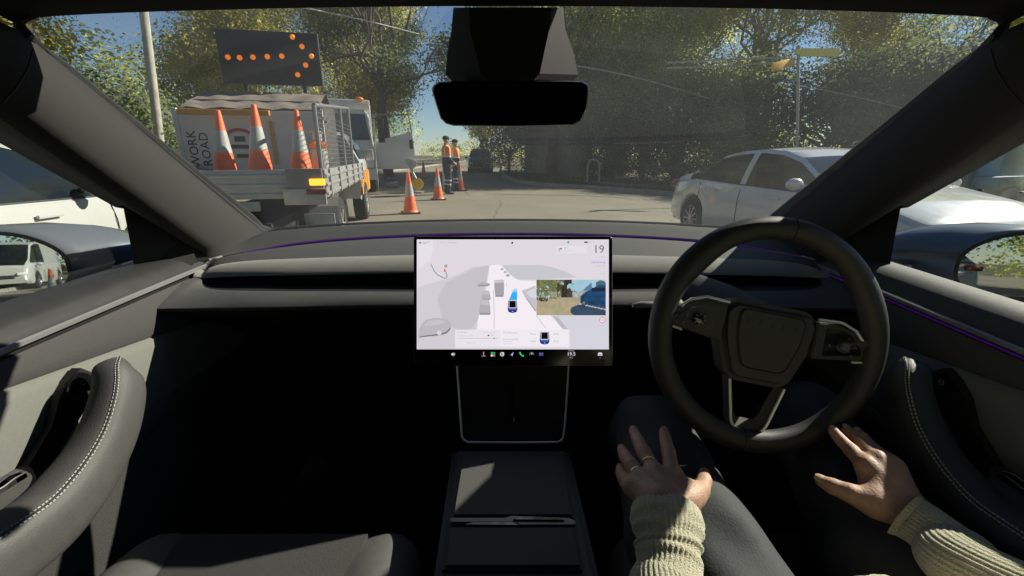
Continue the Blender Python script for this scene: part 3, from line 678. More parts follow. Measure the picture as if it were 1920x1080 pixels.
mb = MB(); mb.box((0, -1.45, .62), (1.25, .5, .16), None, .06); mb.box((0, -1.80, .95), (1.25, .18, .6), (R(14), 0, 0), .06); mb.build('rear_seat', 'leather_dark', car)

# ---- steering wheel (local frame: x right, y up in the wheel plane, z towards the driver)
WC = PD(1439, 630, .685); wt = R(14); ROLL = R(-11)
wm = Matrix.Translation(WC) @ Matrix(((1, 0, 0, 0), (0, math.sin(wt), -math.cos(wt), 0), (0, math.cos(wt), math.sin(wt), 0), (0, 0, 0, 1))) @ Matrix.Rotation(ROLL, 4, 'Z')
wh = empty('steering_wheel'); wh.parent = car; wh.matrix_world = wm
def wb(mb, name, m, parent=wh, **k): return mb.build(name, m, parent, **k)
mb = MB(); rows = []; Rr = .1665
for i in range(96):
    a = 2 * math.pi * i / 96; row = []
    # rim is thicker at the thumb rests
    g = 1 + .16 * math.exp(-((math.degrees(a) - 35 + 180) % 360 - 180) ** 2 / 300) + .16 * math.exp(-((math.degrees(a) - 145 + 180) % 360 - 180) ** 2 / 300)
    for k in range(18):
        t = 2 * math.pi * k / 18; rr = Rr + math.cos(t) * .0178 * g - (g - 1) * .02; row.append((rr * math.cos(a), rr * math.sin(a), math.sin(t) * .0165))
    rows.append(row)
mb.grid(rows, 0, close_u=True, close_v=True); rim = wb(mb, 'wheel_rim', 'wheel_leather', angle=None)
for a in (-92, 90):
    mb = MB(); a = R(a); mb.tube([((Rr + math.cos(t) * .0182) * math.cos(a), (Rr + math.cos(t) * .0182) * math.sin(a), math.sin(t) * .0169) for t in [2 * math.pi * k / 20 for k in range(21)]], .0008, 5, cap=False)
    wb(mb, 'rim_seam', 'rubber', rim)
def plate(pts, z0, z1, bev=.004, dome=0):
    b = bmesh.new(); vs = [b.verts.new((x, y, z1)) for x, y in pts]; f = b.faces.new(vs); f.normal_update()
    if f.normal.z < 0: f.normal_flip()
    r = bmesh.ops.extrude_face_region(b, geom=[f]); bmesh.ops.translate(b, vec=(0, 0, z0 - z1), verts=[v for v in r['geom'] if isinstance(v, bmesh.types.BMVert)])
    if bev: bmesh.ops.bevel(b, geom=[e for e in b.edges if all(abs(v.co.z - z1) < 1e-6 for v in e.verts)], offset=bev, segments=3, affect='EDGES')
    bmesh.ops.recalc_face_normals(b, faces=b.faces); return b
def roundpoly(pts, r, n=5):
    out = []; N = len(pts)
    for i in range(N):
        p, a, b = Vector(pts[i]), Vector(pts[i - 1]), Vector(pts[(i + 1) % N]); u = (a - p); v = (b - p); rr = min(r, u.length * .45, v.length * .45)
        s_, e_ = p + u.normalized() * rr, p + v.normalized() * rr
        for k in range(n + 1):
            t = k / n; q = s_ * (1 - t) ** 2 + p * 2 * t * (1 - t) + e_ * t ** 2; out.append((q.x, q.y))
    return out
hub = roundpoly([(-.072, .030), (.080, .046), (.094, .028), (.094, .006), (.055, -.068), (.038, -.079), (-.036, -.079), (-.054, -.068), (-.086, .004)], .018) if False else roundpoly([(-.078, .030), (-.06, .048), (.06, .048), (.078, .030), (.074, -.01), (.052, -.068), (.036, -.078), (-.036, -.078), (-.052, -.068), (-.074, -.01)], .024)
mb = MB(); mb.bm(plate(hub, -.035, .004, .010)); hubo = wb(mb, 'wheel_hub', 'wheel_hub', angle=35)
pad2 = roundpoly([(-.052, .036), (.052, .036), (.050, -.005), (.034, -.054), (-.034, -.054), (-.050, -.005)], .014)
mb = MB(); mb.bm(plate(pad2, .0, .0066, .002)); pdd = wb(mb, 'airbag_cover', 'wheel_hub', hubo, angle=35)
mb = MB(); mb.tube([(x, y, .0048) for x, y in pad2 + pad2[:1]], .0011, 6, cap=False); wb(mb, 'cover_gap', 'rubber', hubo)
mb = MB()
for i, ch in enumerate('TESLA'):
    vs_, fs_ = text_geo(ch, .0125); mb.add([(v.x + (i - 2) * .0185, v.y + .018, .0069) for v in vs_], fs_)
wb(mb, 'hub_lettering', 'rubber', pdd, smooth=False)
for s in (-1, 1):
    arm = [(s * .070, .036), (s * .105, .038), (s * .128, .030), (s * .148, .012), (s * .1545, -.004), (s * .150, -.010), (s * .132, -.013), (s * .072, -.022)]
    mb = MB(); mb.bm(plate(roundpoly(arm, .006), -.020, .003, .002)); sp = wb(mb, 'spoke', 'wheel_hub', label=None, angle=35)
    arm2 = [(s * .086, .030), (s * .108, .032), (s * .126, .025), (s * .142, .009), (s * .147, -.003), (s * .130, -.0065), (s * .086, -.014)]
    mb = MB(); mb.bm(plate(roundpoly(arm2, .005), .0, .0042, .001)); ct = wb(mb, 'spoke_controls', 'gloss_black' if s > 0 else 'console_lid', sp, angle=35)
    mb = MB(); mb.tube([(x, y, .0038) for x, y in ((s * .070, .040), (s * .106, .042), (s * .130, .0335), (s * .151, .013), (s * .158, -.005), (s * .152, -.012), (s * .134, -.015))], .0021, 8, flat=1); wb(mb, 'spoke_trim', 'trim_metal', sp)
    mb = MB(); c = (s * .114, .006, .0045); mb.lathe([(0, .009), (.006, .0085), (.0078, .006), (.0082, 0), (.0095, -.001)], 20, c=c)
    for k in range(8): a = k * math.pi / 4; mb.box((c[0] + .0078 * math.cos(a), c[1] + .0078 * math.sin(a), c[2] + .006), (.0018, .0018, .006), (0, 0, a))
    wb(mb, 'scroll_wheel', 'latch' if s > 0 else 'gloss_black', sp)
    mb = MB()
    if s < 0: syms = [('<>', -.124, .022), ('|', -.130, .008), ('o', -.134, -.003)]
    else: syms = [('A', .094, .004), ('D', .134, .008), ('-', .140, .000), ('o', .131, -.005), ('o', .122, .020)]
    for t, x, y in syms:
        vs_, fs_ = text_geo(t, .006); mb.add([(v.x + x, v.y + y, .00455) for v in vs_], fs_)
    wb(mb, 'control_symbols', 'silver', sp, smooth=False)  # icons on the spoke controls, built from font glyphs
    # rim root of the spoke
    mb = MB(); mb.tube([(s * .135, .014, -.008), (s * .150, .020, -.006), (s * .165, .030, -.002)], [.012, .016, .014], 12, flat=.8); wb(mb, 'spoke_root', 'wheel_leather', sp)
# lower V spoke
mb = MB()
outer = [(-.044, -.074), (-.028, -.140), (-.020, -.151), (.020, -.151), (.028, -.140), (.044, -.074)]
inner = [(-.034, -.078), (-.019, -.128), (-.014, -.135), (.014, -.135), (.019, -.128), (.034, -.078)]
mb.add([(x, y, .000) for x, y in outer] + [(x, y, -.012) for x, y in inner] + [(x, y, -.024) for x, y in outer], [(i, i + 1, i + 7, i + 6) for i in range(5)] + [(i, i + 1, i + 13, i + 12) for i in range(5)] + [(i + 6, i + 7, i + 13, i + 12) for i in range(5)])
vsp = wb(mb, 'lower_spoke', 'leather', angle=30)
mb = MB(); mb.tube([(x, y, .001) for x, y in roundpoly(outer, .006)[3:-3]], .0022, 8); wb(mb, 'spoke_trim', 'trim_metal', vsp)
mb = MB(); mb.tube([WC + Vector((0, .02, -.0)), WC + Vector((0, .18, -.02)), WC + Vector((.0, .30, -.05))], [.045, .055, .07], 20); mb.build('steering_column', 'cabin_black', car)
# indicator stalk
mb = MB(); mb.tube([PD(1186, 573, .735), PD(1200, 571, .735), PD(1240, 572, .74), PD(1300, 578, .75), PD(1400, 600, .78)], [.003, .0055, .006, .006, .007], 10, flat=1.0)
mb.build('indicator_stalk', 'silver', car)
# ================================================================ TOUCH SCREEN
scr = empty('touchscreen'); scr.parent = car
DS = .840
SC = PD(962, 564.5, DS); scr.matrix_world = Matrix.Translation(SC) @ Matrix(((1, 0, 0, 0), (0, UV.y, -FV.y, 0), (0, UV.z, -FV.z, 0), (0, 0, 0, 1)))
def S(px, py, lay=0): return ((px - 962) * DS / F_PX, (564.5 - py) * DS / F_PX, lay * .00025)
mb = MB(); mb.bm(plate(roundpoly([S(775.5, 443)[:2], S(1148.5, 443)[:2], S(1148.5, 686)[:2], S(775.5, 686)[:2]], .006), -.012, -.0004, .002))
mb.box((0, -.02, -.05), (.10, .08, .08), None, .01)
mb.build('screen_housing', 'gloss_black', scr, angle=30)
mb = MB(); mb.tube([(x, y, -.001) for x, y in roundpoly([S(776.5, 560)[:2], S(776.5, 685.2)[:2], S(1147.7, 685.2)[:2], S(1147.7, 445)[:2]], .006)[6:-6] ], .0009, 6); 
rp_ = roundpoly([S(775.8, 443.3)[:2], S(1148.2, 443.3)[:2], S(1148.2, 685.7)[:2], S(775.8, 685.7)[:2]], .006); mb = MB(); mb.tube([(x, y, -.0035) for x, y in rp_ + rp_[:1]], .0009, 6, cap=False); mb.build('screen_edge', 'alu_dark', scr)
class Disp:
    def __init__(s): s.v = []; s.f = []; s.c = []
    def poly(s, pts, col, lay):
        o = len(s.v); s.v += [S(x, y, lay) for x, y in pts]; s.f.append(tuple(range(o, o + len(pts)))); s.c.append(col)
    def rect(s, x0, y0, x1, y1, col, lay): s.poly([(x0, y0), (x0, y1), (x1, y1), (x1, y0)], col, lay)
    def line(s, pts, wd, col, lay):
        for (a, b), (c, d) in zip(pts, pts[1:]):
            L_ = math.hypot(c - a, d - b) or 1; nx, ny = -(d - b) / L_ * wd / 2, (c - a) / L_ * wd / 2; ex, ey = (c - a) / L_ * wd * .3, (d - b) / L_ * wd * .3
            s.poly([(a + nx - ex, b + ny - ey), (a - nx - ex, b - ny - ey), (c - nx + ex, d - ny + ey), (c + nx + ex, d + ny + ey)], col, lay)
    def disc(s, x, y, r, col, lay, n=16): s.poly([(x + r * math.cos(2 * math.pi * k / n), y - r * math.sin(2 * math.pi * k / n)) for k in range(n)], col, lay)
    def text(s, t, x, y, h, col, lay, align='CENTER', bold=0):
        vs_, fs_ = text_geo(t, h * 1.38 * DS / F_PX, align); o = len(s.v); X0, Y0, Z0 = S(x, y, lay)
        s.v += [(v.x + X0, v.y + Y0, Z0) for v in vs_]; s.f += [tuple(i + o for i in f) for f in fs_]; s.c += [col] * len(fs_)
D = Disp()
LIL = (.60, .555, .61); ROAD = (.73, .68, .72); G1 = (.46, .43, .47); G2 = (.47, .46, .50); CARG = (.36, .345, .38); CARD = (.22, .21, .24); DK = (.03, .03, .04); TX = (.25, .24, .28)
D.rect(781.5, 449, 1141.5, 655, LIL, 0)
# ground tones of the driving view, built in soft bands
import colorsys
def band(pl, col, lay): D.poly(pl, col, lay)
band([(782, 540), (800, 533), (812, 530), (838, 523), (866, 511), (886, 501), (918, 496.5), (914, 520), (905, 560), (895, 600), (892, 622), (853, 622), (853, 655), (782, 655)], (.52, .49, .53), 1)
band([(836, 530), (866, 515), (890, 503), (917, 498), (913, 522), (903, 560), (896, 600), (880, 622), (853, 617), (830, 600), (820, 560)], G1, 2)
band([(782, 449), (812, 449), (812, 470), (806, 487), (790, 500), (782, 508)], (.64, .60, .66), 1)
band([(918, 498), (936, 496), (942, 500), (953, 512), (965, 522), (975, 526), (1006, 527), (1032, 591), (1056, 618), (895, 622), (896, 600), (913, 540)], ROAD, 3)
band([(941, 497), (1015, 497), (1036, 501), (1060, 509), (1082, 520), (1006, 524.5), (975, 524.5), (965, 521), (953, 510)], G2, 4)
band([(1030, 590), (1141, 590), (1141, 655), (1068, 655), (1066, 618), (1053, 616)], (.53, .52, .58), 2)
band([(1036, 592), (1054, 616), (1066, 618), (1060, 612), (1046, 594)], (.40, .39, .44), 3)
D.line([(925.5, 545), (926.5, 580), (926.5, 616)], 1.6, (.50, .47, .50), 5); D.line([(1006, 592), (1023, 615)], 1.4, (.47, .44, .48), 5)
D.poly([(978, 545), (990, 541), (1004, 535), (1006, 584), (1001, 579), (991, 566), (986, 560)], (.45, .43, .47), 5); D.poly([(986, 548), (1006, 538), (1006, 560), (996, 558)], (.56, .54, .58), 6)
D.line([(988, 560), (996, 572), (1004, 583)], 2, (.30, .29, .33), 6)
# grey cars on the driving view
def dcar(x0, y0, x1, y1, tp=.2):
    w_ = x1 - x0; h_ = y1 - y0
    D.poly([(x0 + w_ * tp, y0), (x0 + w_ * .05, y0 + h_ * .45), (x0, y0 + h_ * .92), (x0 + w_ * .08, y1), (x1 - w_ * .08, y1), (x1, y0 + h_ * .92), (x1 - w_ * .05, y0 + h_ * .45), (x1 - w_ * tp, y0)], CARG, 6)
    D.poly([(x0 + w_ * tp * 1.1, y0 + h_ * .05), (x0 + w_ * .16, y0 + h_ * .42), (x1 - w_ * .16, y0 + h_ * .42), (x1 - w_ * tp * 1.1, y0 + h_ * .05)], (.44, .42, .46), 7)
    D.rect(x0 + w_ * .04, y1 - h_ * .10, x1 - w_ * .04, y1, CARD, 7)
dcar(898.5, 559, 920, 590); dcar(903, 545, 920, 562); 
D.poly([(895, 533), (902, 529.5), (912, 529.5), (919, 532), (919, 535), (895, 536)], CARG, 6); D.rect(897, 534.5, 917, 536.5, CARD, 7)
D.poly([(927, 527), (945, 526.5), (945, 553), (943, 556), (929, 556), (927, 540)], (.31, .295, .32), 6); D.poly([(927, 525), (944, 524), (945, 530), (927, 530.5)], (.48, .46, .49), 7); D.rect(929, 554, 944, 556.5, CARD, 7)
D.rect(949, 530, 950.5, 537, (.5, .48, .52), 6)
for x, y, r in ((941.5, 504.5, 2.6), (947, 510, 2.6), (952, 516, 3.4)):
    D.poly([(x - r * 1.2, y + r * .5), (x - r * .6, y - r * .7), (x + r * .8, y - r * .6), (x + r * 1.3, y + r * .4), (x, y + r * .9)], (.34, .33, .36), 6)
D.poly([(785, 628), (786, 618), (791, 607), (800, 599), (815, 596), (832, 596.5), (842, 601), (845.5, 608), (845, 616), (838, 624), (826, 627), (800, 629), (786, 631)], (.40, .385, .42), 6)
D.poly([(795, 611), (802, 603), (816, 600), (830, 600), (836, 604), (826, 608), (808, 610)], (.46, .44, .48), 7)
D.poly([(786, 631), (800, 628.5), (826, 625.5), (838, 621), (845, 613), (845, 617), (838, 625), (826, 628.5), (800, 631), (786, 633)], (.17, .16, .19), 8)
D.disc(824, 624, 4.4, (.55, .53, .57), 9)
# our blue path and car
for k in range(6):
    t0, t1 = k / 6, (k + 1) / 6; f = lambda t: ((963.5 - 9.0 * t, 540.5 + 22 * t), (969.8 - .2 * t, 540.5 + 22 * t)); a = f(t0); b = f(t1); c = (.02 + .4 * (1 - min(1, t0 * 3)), .36 + .2 * (1 - min(1, t0 * 3)), .80)
    D.poly([a[0], b[0], b[1], a[1]], c, 6)
def ego(cx, cy, s, lay):
    def q(pts, c, l): D.poly([(cx + x * s, cy + y * s) for x, y in pts], c, l)
    q([(-8, -12), (8, -12), (9, 0), (9.3, 6), (7, 10.5), (0, 12), (-7, 10.5), (-9.3, 6), (-9, 0)], (.01, .02, .16), lay)
    q([(-7, -11.5), (7, -11.5), (7.6, 3), (-7.6, 3)], (.55, .56, .62), lay + 1); q([(-6, -11), (6, -11), (6.3, 1.5), (-6.3, 1.5)], (.003, .003, .006), lay + 2)
    q([(-7.5, 4.3), (7.5, 4.3), (6.5, 6), (-6.5, 6)], (.10, .14, .42), lay + 2); q([(-1.6, 8.6), (1.6, 8.6), (1, 9.6), (-1, 9.6)], (.6, .6, .7), lay + 3)
ego(961, 575, .98, 7); 
# navigation sketch
D.line([(808, 495), (814, 508), (820, 515), (834, 522), (838, 520), (838.5, 517), (835, 507)], 1.4, (.16, .16, .20), 5)
D.poly([(833.8, 503), (831.5, 509.5), (836.5, 509.5)], (.65, .10, .08), 6); D.disc(836.4, 498.8, 2.7, (.08, .08, .10), 6); D.disc(836.4, 498.8, 1.3, (.7, .68, .72), 7)
# cards
D.rect(853.5, 618, 937, 650, (.66, .62, .67), 6); D.rect(937.5, 618, 1067.5, 650, (.70, .66, .71), 6)
D.line([(857, 634), (933, 634)], .7, (.35, .33, .38), 7); D.disc(926.5, 634, 1.1, DK, 8)
D.text('11:47 am', 857, 622.8, 3.6, TX, 8, 'LEFT'); D.text('35 Wentworth Ave', 857, 629, 2.8, (.42, .4, .45), 8, 'LEFT'); D.text('17 min', 911, 622.8, 2.8, (.4, .38, .43), 8); D.text('8.5 km', 925, 622.8, 2.8, (.4, .38, .43), 8); D.text('Traffic', 922, 629, 2.6, (.4, .38, .43), 8); D.poly([(914, 630), (915, 627.5), (918, 627.5), (917, 630)], DK, 8); D.text('View Trip', 884, 642.5, 3.2, (.42, .4, .45), 8); D.text('...', 920, 641, 4, (.42, .4, .45), 8)
D.text('Tire Pressure', 943, 623.8, 3.5, TX, 8, 'LEFT'); D.text('Recommended', 943, 635.7, 3.4, (.3, .28, .33), 8, 'LEFT'); D.text('Front 42 psi', 943, 640, 2.6, (.42, .4, .45), 8, 'LEFT'); D.text('Rear 42 psi', 943, 644.2, 2.6, (.42, .4, .45), 8, 'LEFT')
for x, y, t in ((999.5, 626, '42 psi'), (999.5, 639.5, '42 psi'), (1042.5, 626, '42 psi'), (1042.5, 639.5, '42 psi')): D.text(t, x, y, 3.2, TX, 8)
ego(1021, 634, .98, 8)
# status row and right column
D.disc(788, 455.3, 2.2, (.2, .2, .24), 6); D.line([(793, 454), (806, 454)], .9, TX, 6); D.line([(793, 456.8), (800, 456.8)], .9, TX, 6); D.text('27°C', 830, 455, 3.4, (.35, .33, .38), 6); D.text('11:41 am', 848, 455, 3.4, (.3, .28, .33), 6)
D.disc(960.5, 455.6, 1.9, (.01, .01, .01), 6); D.poly([(1065.5 + dx, 454.3 + dy) for dx, dy in ((0, -3.4), (-1, -1), (-3.6, 0), (-1, 1), (0, 3.4), (1, 1), (3.6, 0), (1, -1))], (.03, .42, .16), 6); D.disc(1065.5, 454.3, 2, (.03, .42, .16), 7)
D.rect(1095.5, 452.8, 1101, 456, (.10, .09, .12), 6); D.rect(1101, 452.8, 1104, 456, (.4, .38, .42), 6); D.text('81 %', 1110.5, 454.5, 3.0, (.38, .36, .42), 6); D.text('P R N D', 1128, 454.5, 3.0, (.48, .45, .50), 6)
D.rect(1043, 461, 1100, 474.5, (.64, .60, .65), 5); D.line([(1048, 472.5), (1048, 466.5), (1052, 466.5)], 1.0, DK, 6); D.poly([(1051, 464.3), (1051, 469), (1054, 466.6)], DK, 6); D.text('50 m', 1057.5, 465, 3.0, (.25, .24, .28), 6, 'LEFT'); D.text('Gladstone St', 1057.5, 470, 2.6, (.42, .4, .45), 6, 'LEFT')
D.text('19', 1122.5, 468, 15.5, (.13, .12, .15), 6); D.text('km/h', 1130, 481, 3.2, (.42, .4, .45), 6)
D.text('Self-Driving', 1134.5, 492, 4.0, (.16, .16, .62), 6, 'RIGHT'); D.text('Supervised', 1134.5, 498, 2.8, (.42, .4, .45), 6, 'RIGHT'); D.text('11 km', 1134.5, 502.5, 2.8, (.45, .43, .48), 6, 'RIGHT'); D.text('3 min', 1134.5, 513, 3.0, (.4, .38, .43), 6, 'RIGHT'); D.text('11 km', 1134.5, 517, 2.6, (.45, .43, .48), 6, 'RIGHT')
D.disc(1129.3, 600, 6.0, (.62, .22, .22), 6, 24); D.disc(1129.3, 600, 4.5, (.66, .62, .67), 7, 24); D.text('50', 1129.3, 600, 4.0, (.3, .28, .32), 8)
# camera inset
rng = np.random.default_rng(4)
NX, NY = 104, 54
def sm(n, m, k):
    a = rng.random((m // k + 3, n // k + 3)); yy = np.linspace(0, m / k, m); xx = np.linspace(0, n / k, n); y0 = yy.astype(int); x0 = xx.astype(int); fy = (yy - y0)[:, None]; fx = (xx - x0)[None]
    return a[y0][:, x0] * (1 - fy) * (1 - fx) + a[y0 + 1][:, x0] * fy * (1 - fx) + a[y0][:, x0 + 1] * (1 - fy) * fx + a[y0 + 1][:, x0 + 1] * fy * fx
n1, n2, n3 = sm(NX, NY, 2), sm(NX, NY, 5), rng.random((NY, NX))
for j in range(NY):
    for i in range(NX):
        u, v = (i + .5) / NX, (j + .5) / NY; a, b, c = n1[j, i], n2[j, i], n3[j, i]
        col = np.array([.30, .46, .55]) + .06 * (b - .5)
        if u < .42 and a * .6 + b * .6 > .42 - .25 * (.4 - u): col = np.array([.10, .11, .045]) * (.4 + 1.6 * a)
        if u < .40 and .34 < v < .5 and b > .4: col = np.array([.32, .30, .18]) * (.6 + .6 * a)
        if .30 < u < .55 and v > .12 and v < .5 and b > .45: col = np.array([.05, .05, .03]) * (.5 + a)
        if abs(u - .405 - (.02 if v < .15 else 0)) < .035 + (.05 if v < .12 else 0) * (u > .4) and v < .56: col = np.array([.035, .025, .02]) * (.6 + a)
        if .46 < u and v > .30 + .9 * abs(u - .54) and v < .5 and u < .6: col = np.array([.05, .05, .06]) * (.6 + a)
        if u > .52 and v > .28 - .12 * (u - .5) + abs(((u * 5) % 1) - .5) * .22 and v < .55: col = np.array([.24, .27, .28]) * (.5 + .9 * b)
        if .52 < u < .66 and .36 < v < .50: col = np.array([.40, .42, .42]) * (.6 + .6 * b)
        if .66 < u < .8 and .1 < v < .3 and (u - .66) > (.3 - v) * .6: col = np.array([.10, .16, .28])
        if u > .86 and v < .26 and v > .02 + 2 * (u - .93) ** 2 * 6: col = np.array([.06, .12, .14])
        if v > .50 + (.04 if u < .3 else 0): col = np.array([.34, .29, .18]) * (.85 + .25 * b) + .02 * c
        if v > .5 and v < .62 and u < .18 and a > .45: col = np.array([.05, .045, .03])
        if ((u - .80) / .32) ** 2 + ((v - .87) / .21) ** 2 < 1 and u > .49 or (u > .75 and v > .62): col = np.array([.035, .06, .10]) * (.8 + .3 * b)
        if abs((v - .68) - (u - .62) * .42) < .016 and u > .62: col = np.array([.35, .38, .42])
        xb = (u - .63) / .37
        if u > .63 and v < .72 + .0 * xb and v > .50 - .36 * min(1, xb * 1.3) ** .7 and v < .66 + .1 * xb: col = np.array([.012, .045, .11]) * (.7 + .9 * b)
        if u > .74 and .22 < v < .34 and xb > .45: col = np.array([.01, .02, .04])
        if ((u - .685) / .035) ** 2 + ((v - .66) / .085) ** 2 < 1: col = np.array([.02, .03, .035]) if ((u - .685) / .02) ** 2 + ((v - .66) / .05) ** 2 > 1 else np.array([.12, .16, .18])
        x0, x1 = 1005.8 + i * 129.6 / NX, 1005.8 + (i + 1) * 129.6 / NX; y0, y1 = 524.5 + j * 66.5 / NY, 524.5 + (j + 1) * 66.5 / NY
        D.rect(x0, y0, x1, y1, tuple(float(x) for x in np.clip(col, 0, 1)), 8)
# dock
W_ = (.62, .62, .64)
D.poly([(846.5, 662.6), (848.5, 662.6), (850.6, 660.4), (850.6, 667.6), (848.5, 665.4), (846.5, 665.4)], W_, 6); D.line([(852.2, 662), (853, 664), (852.2, 666)], .7, W_, 6)
D.line([(907, 661), (907, 666)], 1, (.5, .5, .52), 6); D.disc(907, 660.6, 1.4, (.5, .08, .08), 7); D.line([(903.5, 667.5), (910.5, 667.5)], 1, (.3, .28, .3), 6)
for x, y, c in ((922.3, 661.8, (.03, .42, .12)), (926.7, 661.8, (.02, .30, .10)), (922.3, 666.3, (.6, .6, .6)), (926.7, 666.3, (.5, .12, .08))): D.rect(x - 1.8, y - 1.8, x + 1.8, y + 1.8, c, 6)
D.disc(941.5, 664, 3.9, W_, 6); D.disc(941.5, 664, 2.5, (.004, .004, .005), 7); D.line([(941, 665), (944.5, 660.8)], 1.2, W_, 8)
D.poly([(963, 660), (956.5, 666), (960, 665.5), (960.5, 668.5)], (.35, .38, .7), 6)
D.line([(974.6, 661), (976, 664), (978.5, 666.3), (981.5, 667.2)], 2.2, (.03, .5, .16), 6); D.disc(975, 661.3, 1.5, (.03, .5, .16), 7); D.disc(980.8, 666.9, 1.5, (.03, .5, .16), 7)
for k in range(14): a = math.pi * (1.1 - k / 13 * 1.2); D.disc(996.8 + 3.8 * math.cos(a), 664.2 - 3.8 * math.sin(a), .5, (.25, .25, .3), 6, 6)
D.disc(997, 663.2, 1.2, W_, 6)
D.rect(1010.5, 661.3, 1018.5, 663, (.10, .10, .32), 6)
for k in range(4): D.rect(1010.8 + k * 2.1, 663.6, 1011.9 + k * 2.1, 667, (.10, .10, .30), 6)
D.text('Manual', 1071, 657.3, 2.6, (.35, .35, .36), 6); D.text('19.5', 1071, 663.8, 6.8, (.62, .62, .62), 6); D.text('A/C', 1071, 670.2, 3.0, (.3, .3, .3), 6)
D.poly([(1120.8, 666.5), (1120.8, 663.5), (1122.3, 660.8), (1127.7, 660.8), (1129.2, 663.5), (1129.2, 666.5)], (.55, .56, .58), 6); D.rect(1122.2, 664, 1127.8, 664.7, (.01, .01, .01), 7); D.disc(1125, 671, .7, (.1, .2, .6), 6)
me = bpy.data.meshes.new('display'); me.from_pydata(D.v, [], D.f); me.update()
ca = me.color_attributes.new('Col', 'FLOAT_COLOR', 'CORNER'); buf = []
for f, c in zip(D.f, D.c): buf += [*c, 1.0] * len(f)
ca.data.foreach_set('color', buf)
m = bpy.data.materials.new('display_image'); m.use_nodes = True; b = m.node_tree.nodes['Principled BSDF']; at = m.node_tree.nodes.new('ShaderNodeVertexColor'); at.layer_name = 'Col'
b.inputs['Base Color'].default_value = (.005, .005, .006, 1); b.inputs['Roughness'].default_value = .25
m.node_tree.links.new(at.outputs[0], b.inputs['Emission Color']); b.inputs['Emission Strength'].default_value = .62
me.materials.append(m); o = bpy.data.objects.new('display', me); COL.objects.link(o); o.parent = scr
o['label'] = 'lit lilac driving map with grey cars and a camera inset reading 19'

# ================================================================ DRIVER
def knit_tube(mb, pts, rs, ribs=40, n=5, amp=.0011, flat=.85, folds=(), up=(0, 0, 1), NL=90, close=True):
    pts = [V3(p) for p in spline(pts, NL)]; R_ = [lin([(i / (len(rs) - 1), r) for i, r in enumerate(rs)], k / (NL - 1)) for k in range(NL)]
    rows = []; prev = None; K = ribs * n
    for i, p in enumerate(pts):
        t = (pts[min(i + 1, NL - 1)] - pts[max(i - 1, 0)]).normalized(); u = Vector(up); u = (u - t * u.dot(t)).normalized(); s_ = t.cross(u)
        row = []
        for k in range(K):
            a = 2 * math.pi * k / K; r = R_[i]
            for (c, wd, am, ph) in folds: r += am * math.exp(-((i / (NL - 1) - c - .03 * math.sin(a + ph)) / wd) ** 2) * (1 + .4 * math.sin(a * 2 + ph))
            r += amp * (abs(math.cos(a * ribs / 2)) * 1.6 - 1)
            row.append(p + (s_ * math.cos(a) + u * math.sin(a) * flat) * r)
        rows.append(row)
    mb.grid(rows, 0, close_u=True)
    if close:
        inn = [p.lerp(pts[0], .12) + (pts[1] - pts[0]).normalized() * .0 for p in rows[0]]; inn2 = [p.lerp(pts[4], .3) for p in rows[4]]
        mb.grid([inn2, inn, rows[0]], 0, close_u=True)
person = MB()
FR = 1.0
def hand(fj, rad, palm, wrist, elbow, thumb, h=.0017):
    fingers = []
    for pts, rr in zip(fj, rad): fingers.append(chain(pts, rr))
    g = [([p for p in palm], .012)] + [(f, .003) for f in fingers] + [(thumb, .006)]
    return g
def PDn(px, py, d): return np.array(PD(px, py, d))
# --- left hand, palm down on the left thigh
dW = .548
def QZ(px, py, z): return np.array(PZ(px, py, CAMZ + z))
Wl = QZ(1243, 950, -.392)
kn = [QZ(1259, 886, -.389), QZ(1227, 886, -.386), QZ(1202, 898, -.389), QZ(1184, 915, -.396)]      # knuckles: index .. little
pip = [QZ(1253, 846, -.386), QZ(1208, 850, -.384), QZ(1184, 873, -.388), QZ(1171, 900, -.402)]
dip = [QZ(1248, 824, -.394), QZ(1196, 826, -.392), QZ(1172, 855, -.397), QZ(1165, 888, -.410)]
tip = [QZ(1245, 809, -.404), QZ(1188, 808, -.402), QZ(1166, 843, -.406), QZ(1163, 879, -.418)]
rads = [(.0102, .0094, .0086, .0074), (.0104, .0096, .0088, .0075), (.0100, .0092, .0084, .0072), (.0092, .0084, .0077, .0067)]
def fing(i): return chain([kn[i], pip[i], dip[i], tip[i]], rads[i])
palm = []
for i in range(4): palm.append(rcone(Wl + (kn[i] - Wl) * .12, kn[i], .017, .0108))
palm.append(rcone(QZ(1262, 945, -.394), QZ(1292, 926, -.398), .016, .014)); palm.append(rcone(QZ(1292, 926, -.398), QZ(1268, 894, -.394), .011, .008))
thumb = chain([QZ(1288, 940, -.396), QZ(1313, 921, -.402), QZ(1320, 902, -.408), QZ(1320, 890, -.413)], (.0150, .0112, .0098, .0082))
fore = [rcone(Wl + (0, .0, -.002), QZ(1252, 1040, -.412), .023, .024)]
def seg_d2(P, a, b):
    ab = b - a; h = np.clip(((P - a) @ ab) / (ab @ ab), 0, 1); q_ = P - a - h[..., None] * ab; return (q_ ** 2).sum(-1)
def tend(P):  # slight knuckle relief
    v = 0
    for k_ in kn: v = v - .0014 * np.exp(-seg_d2(P, Wl + (k_ - Wl) * .45 + np.array([0, 0, .014]), k_ + np.array([0, 0, .011])) / (2 * .0034 ** 2))
    for k_ in kn + pip: v = v - .0005 * np.exp(-((P - (k_ + np.array([0, 0, .008]))) ** 2).sum(-1) / (2 * .006 ** 2))
    return v
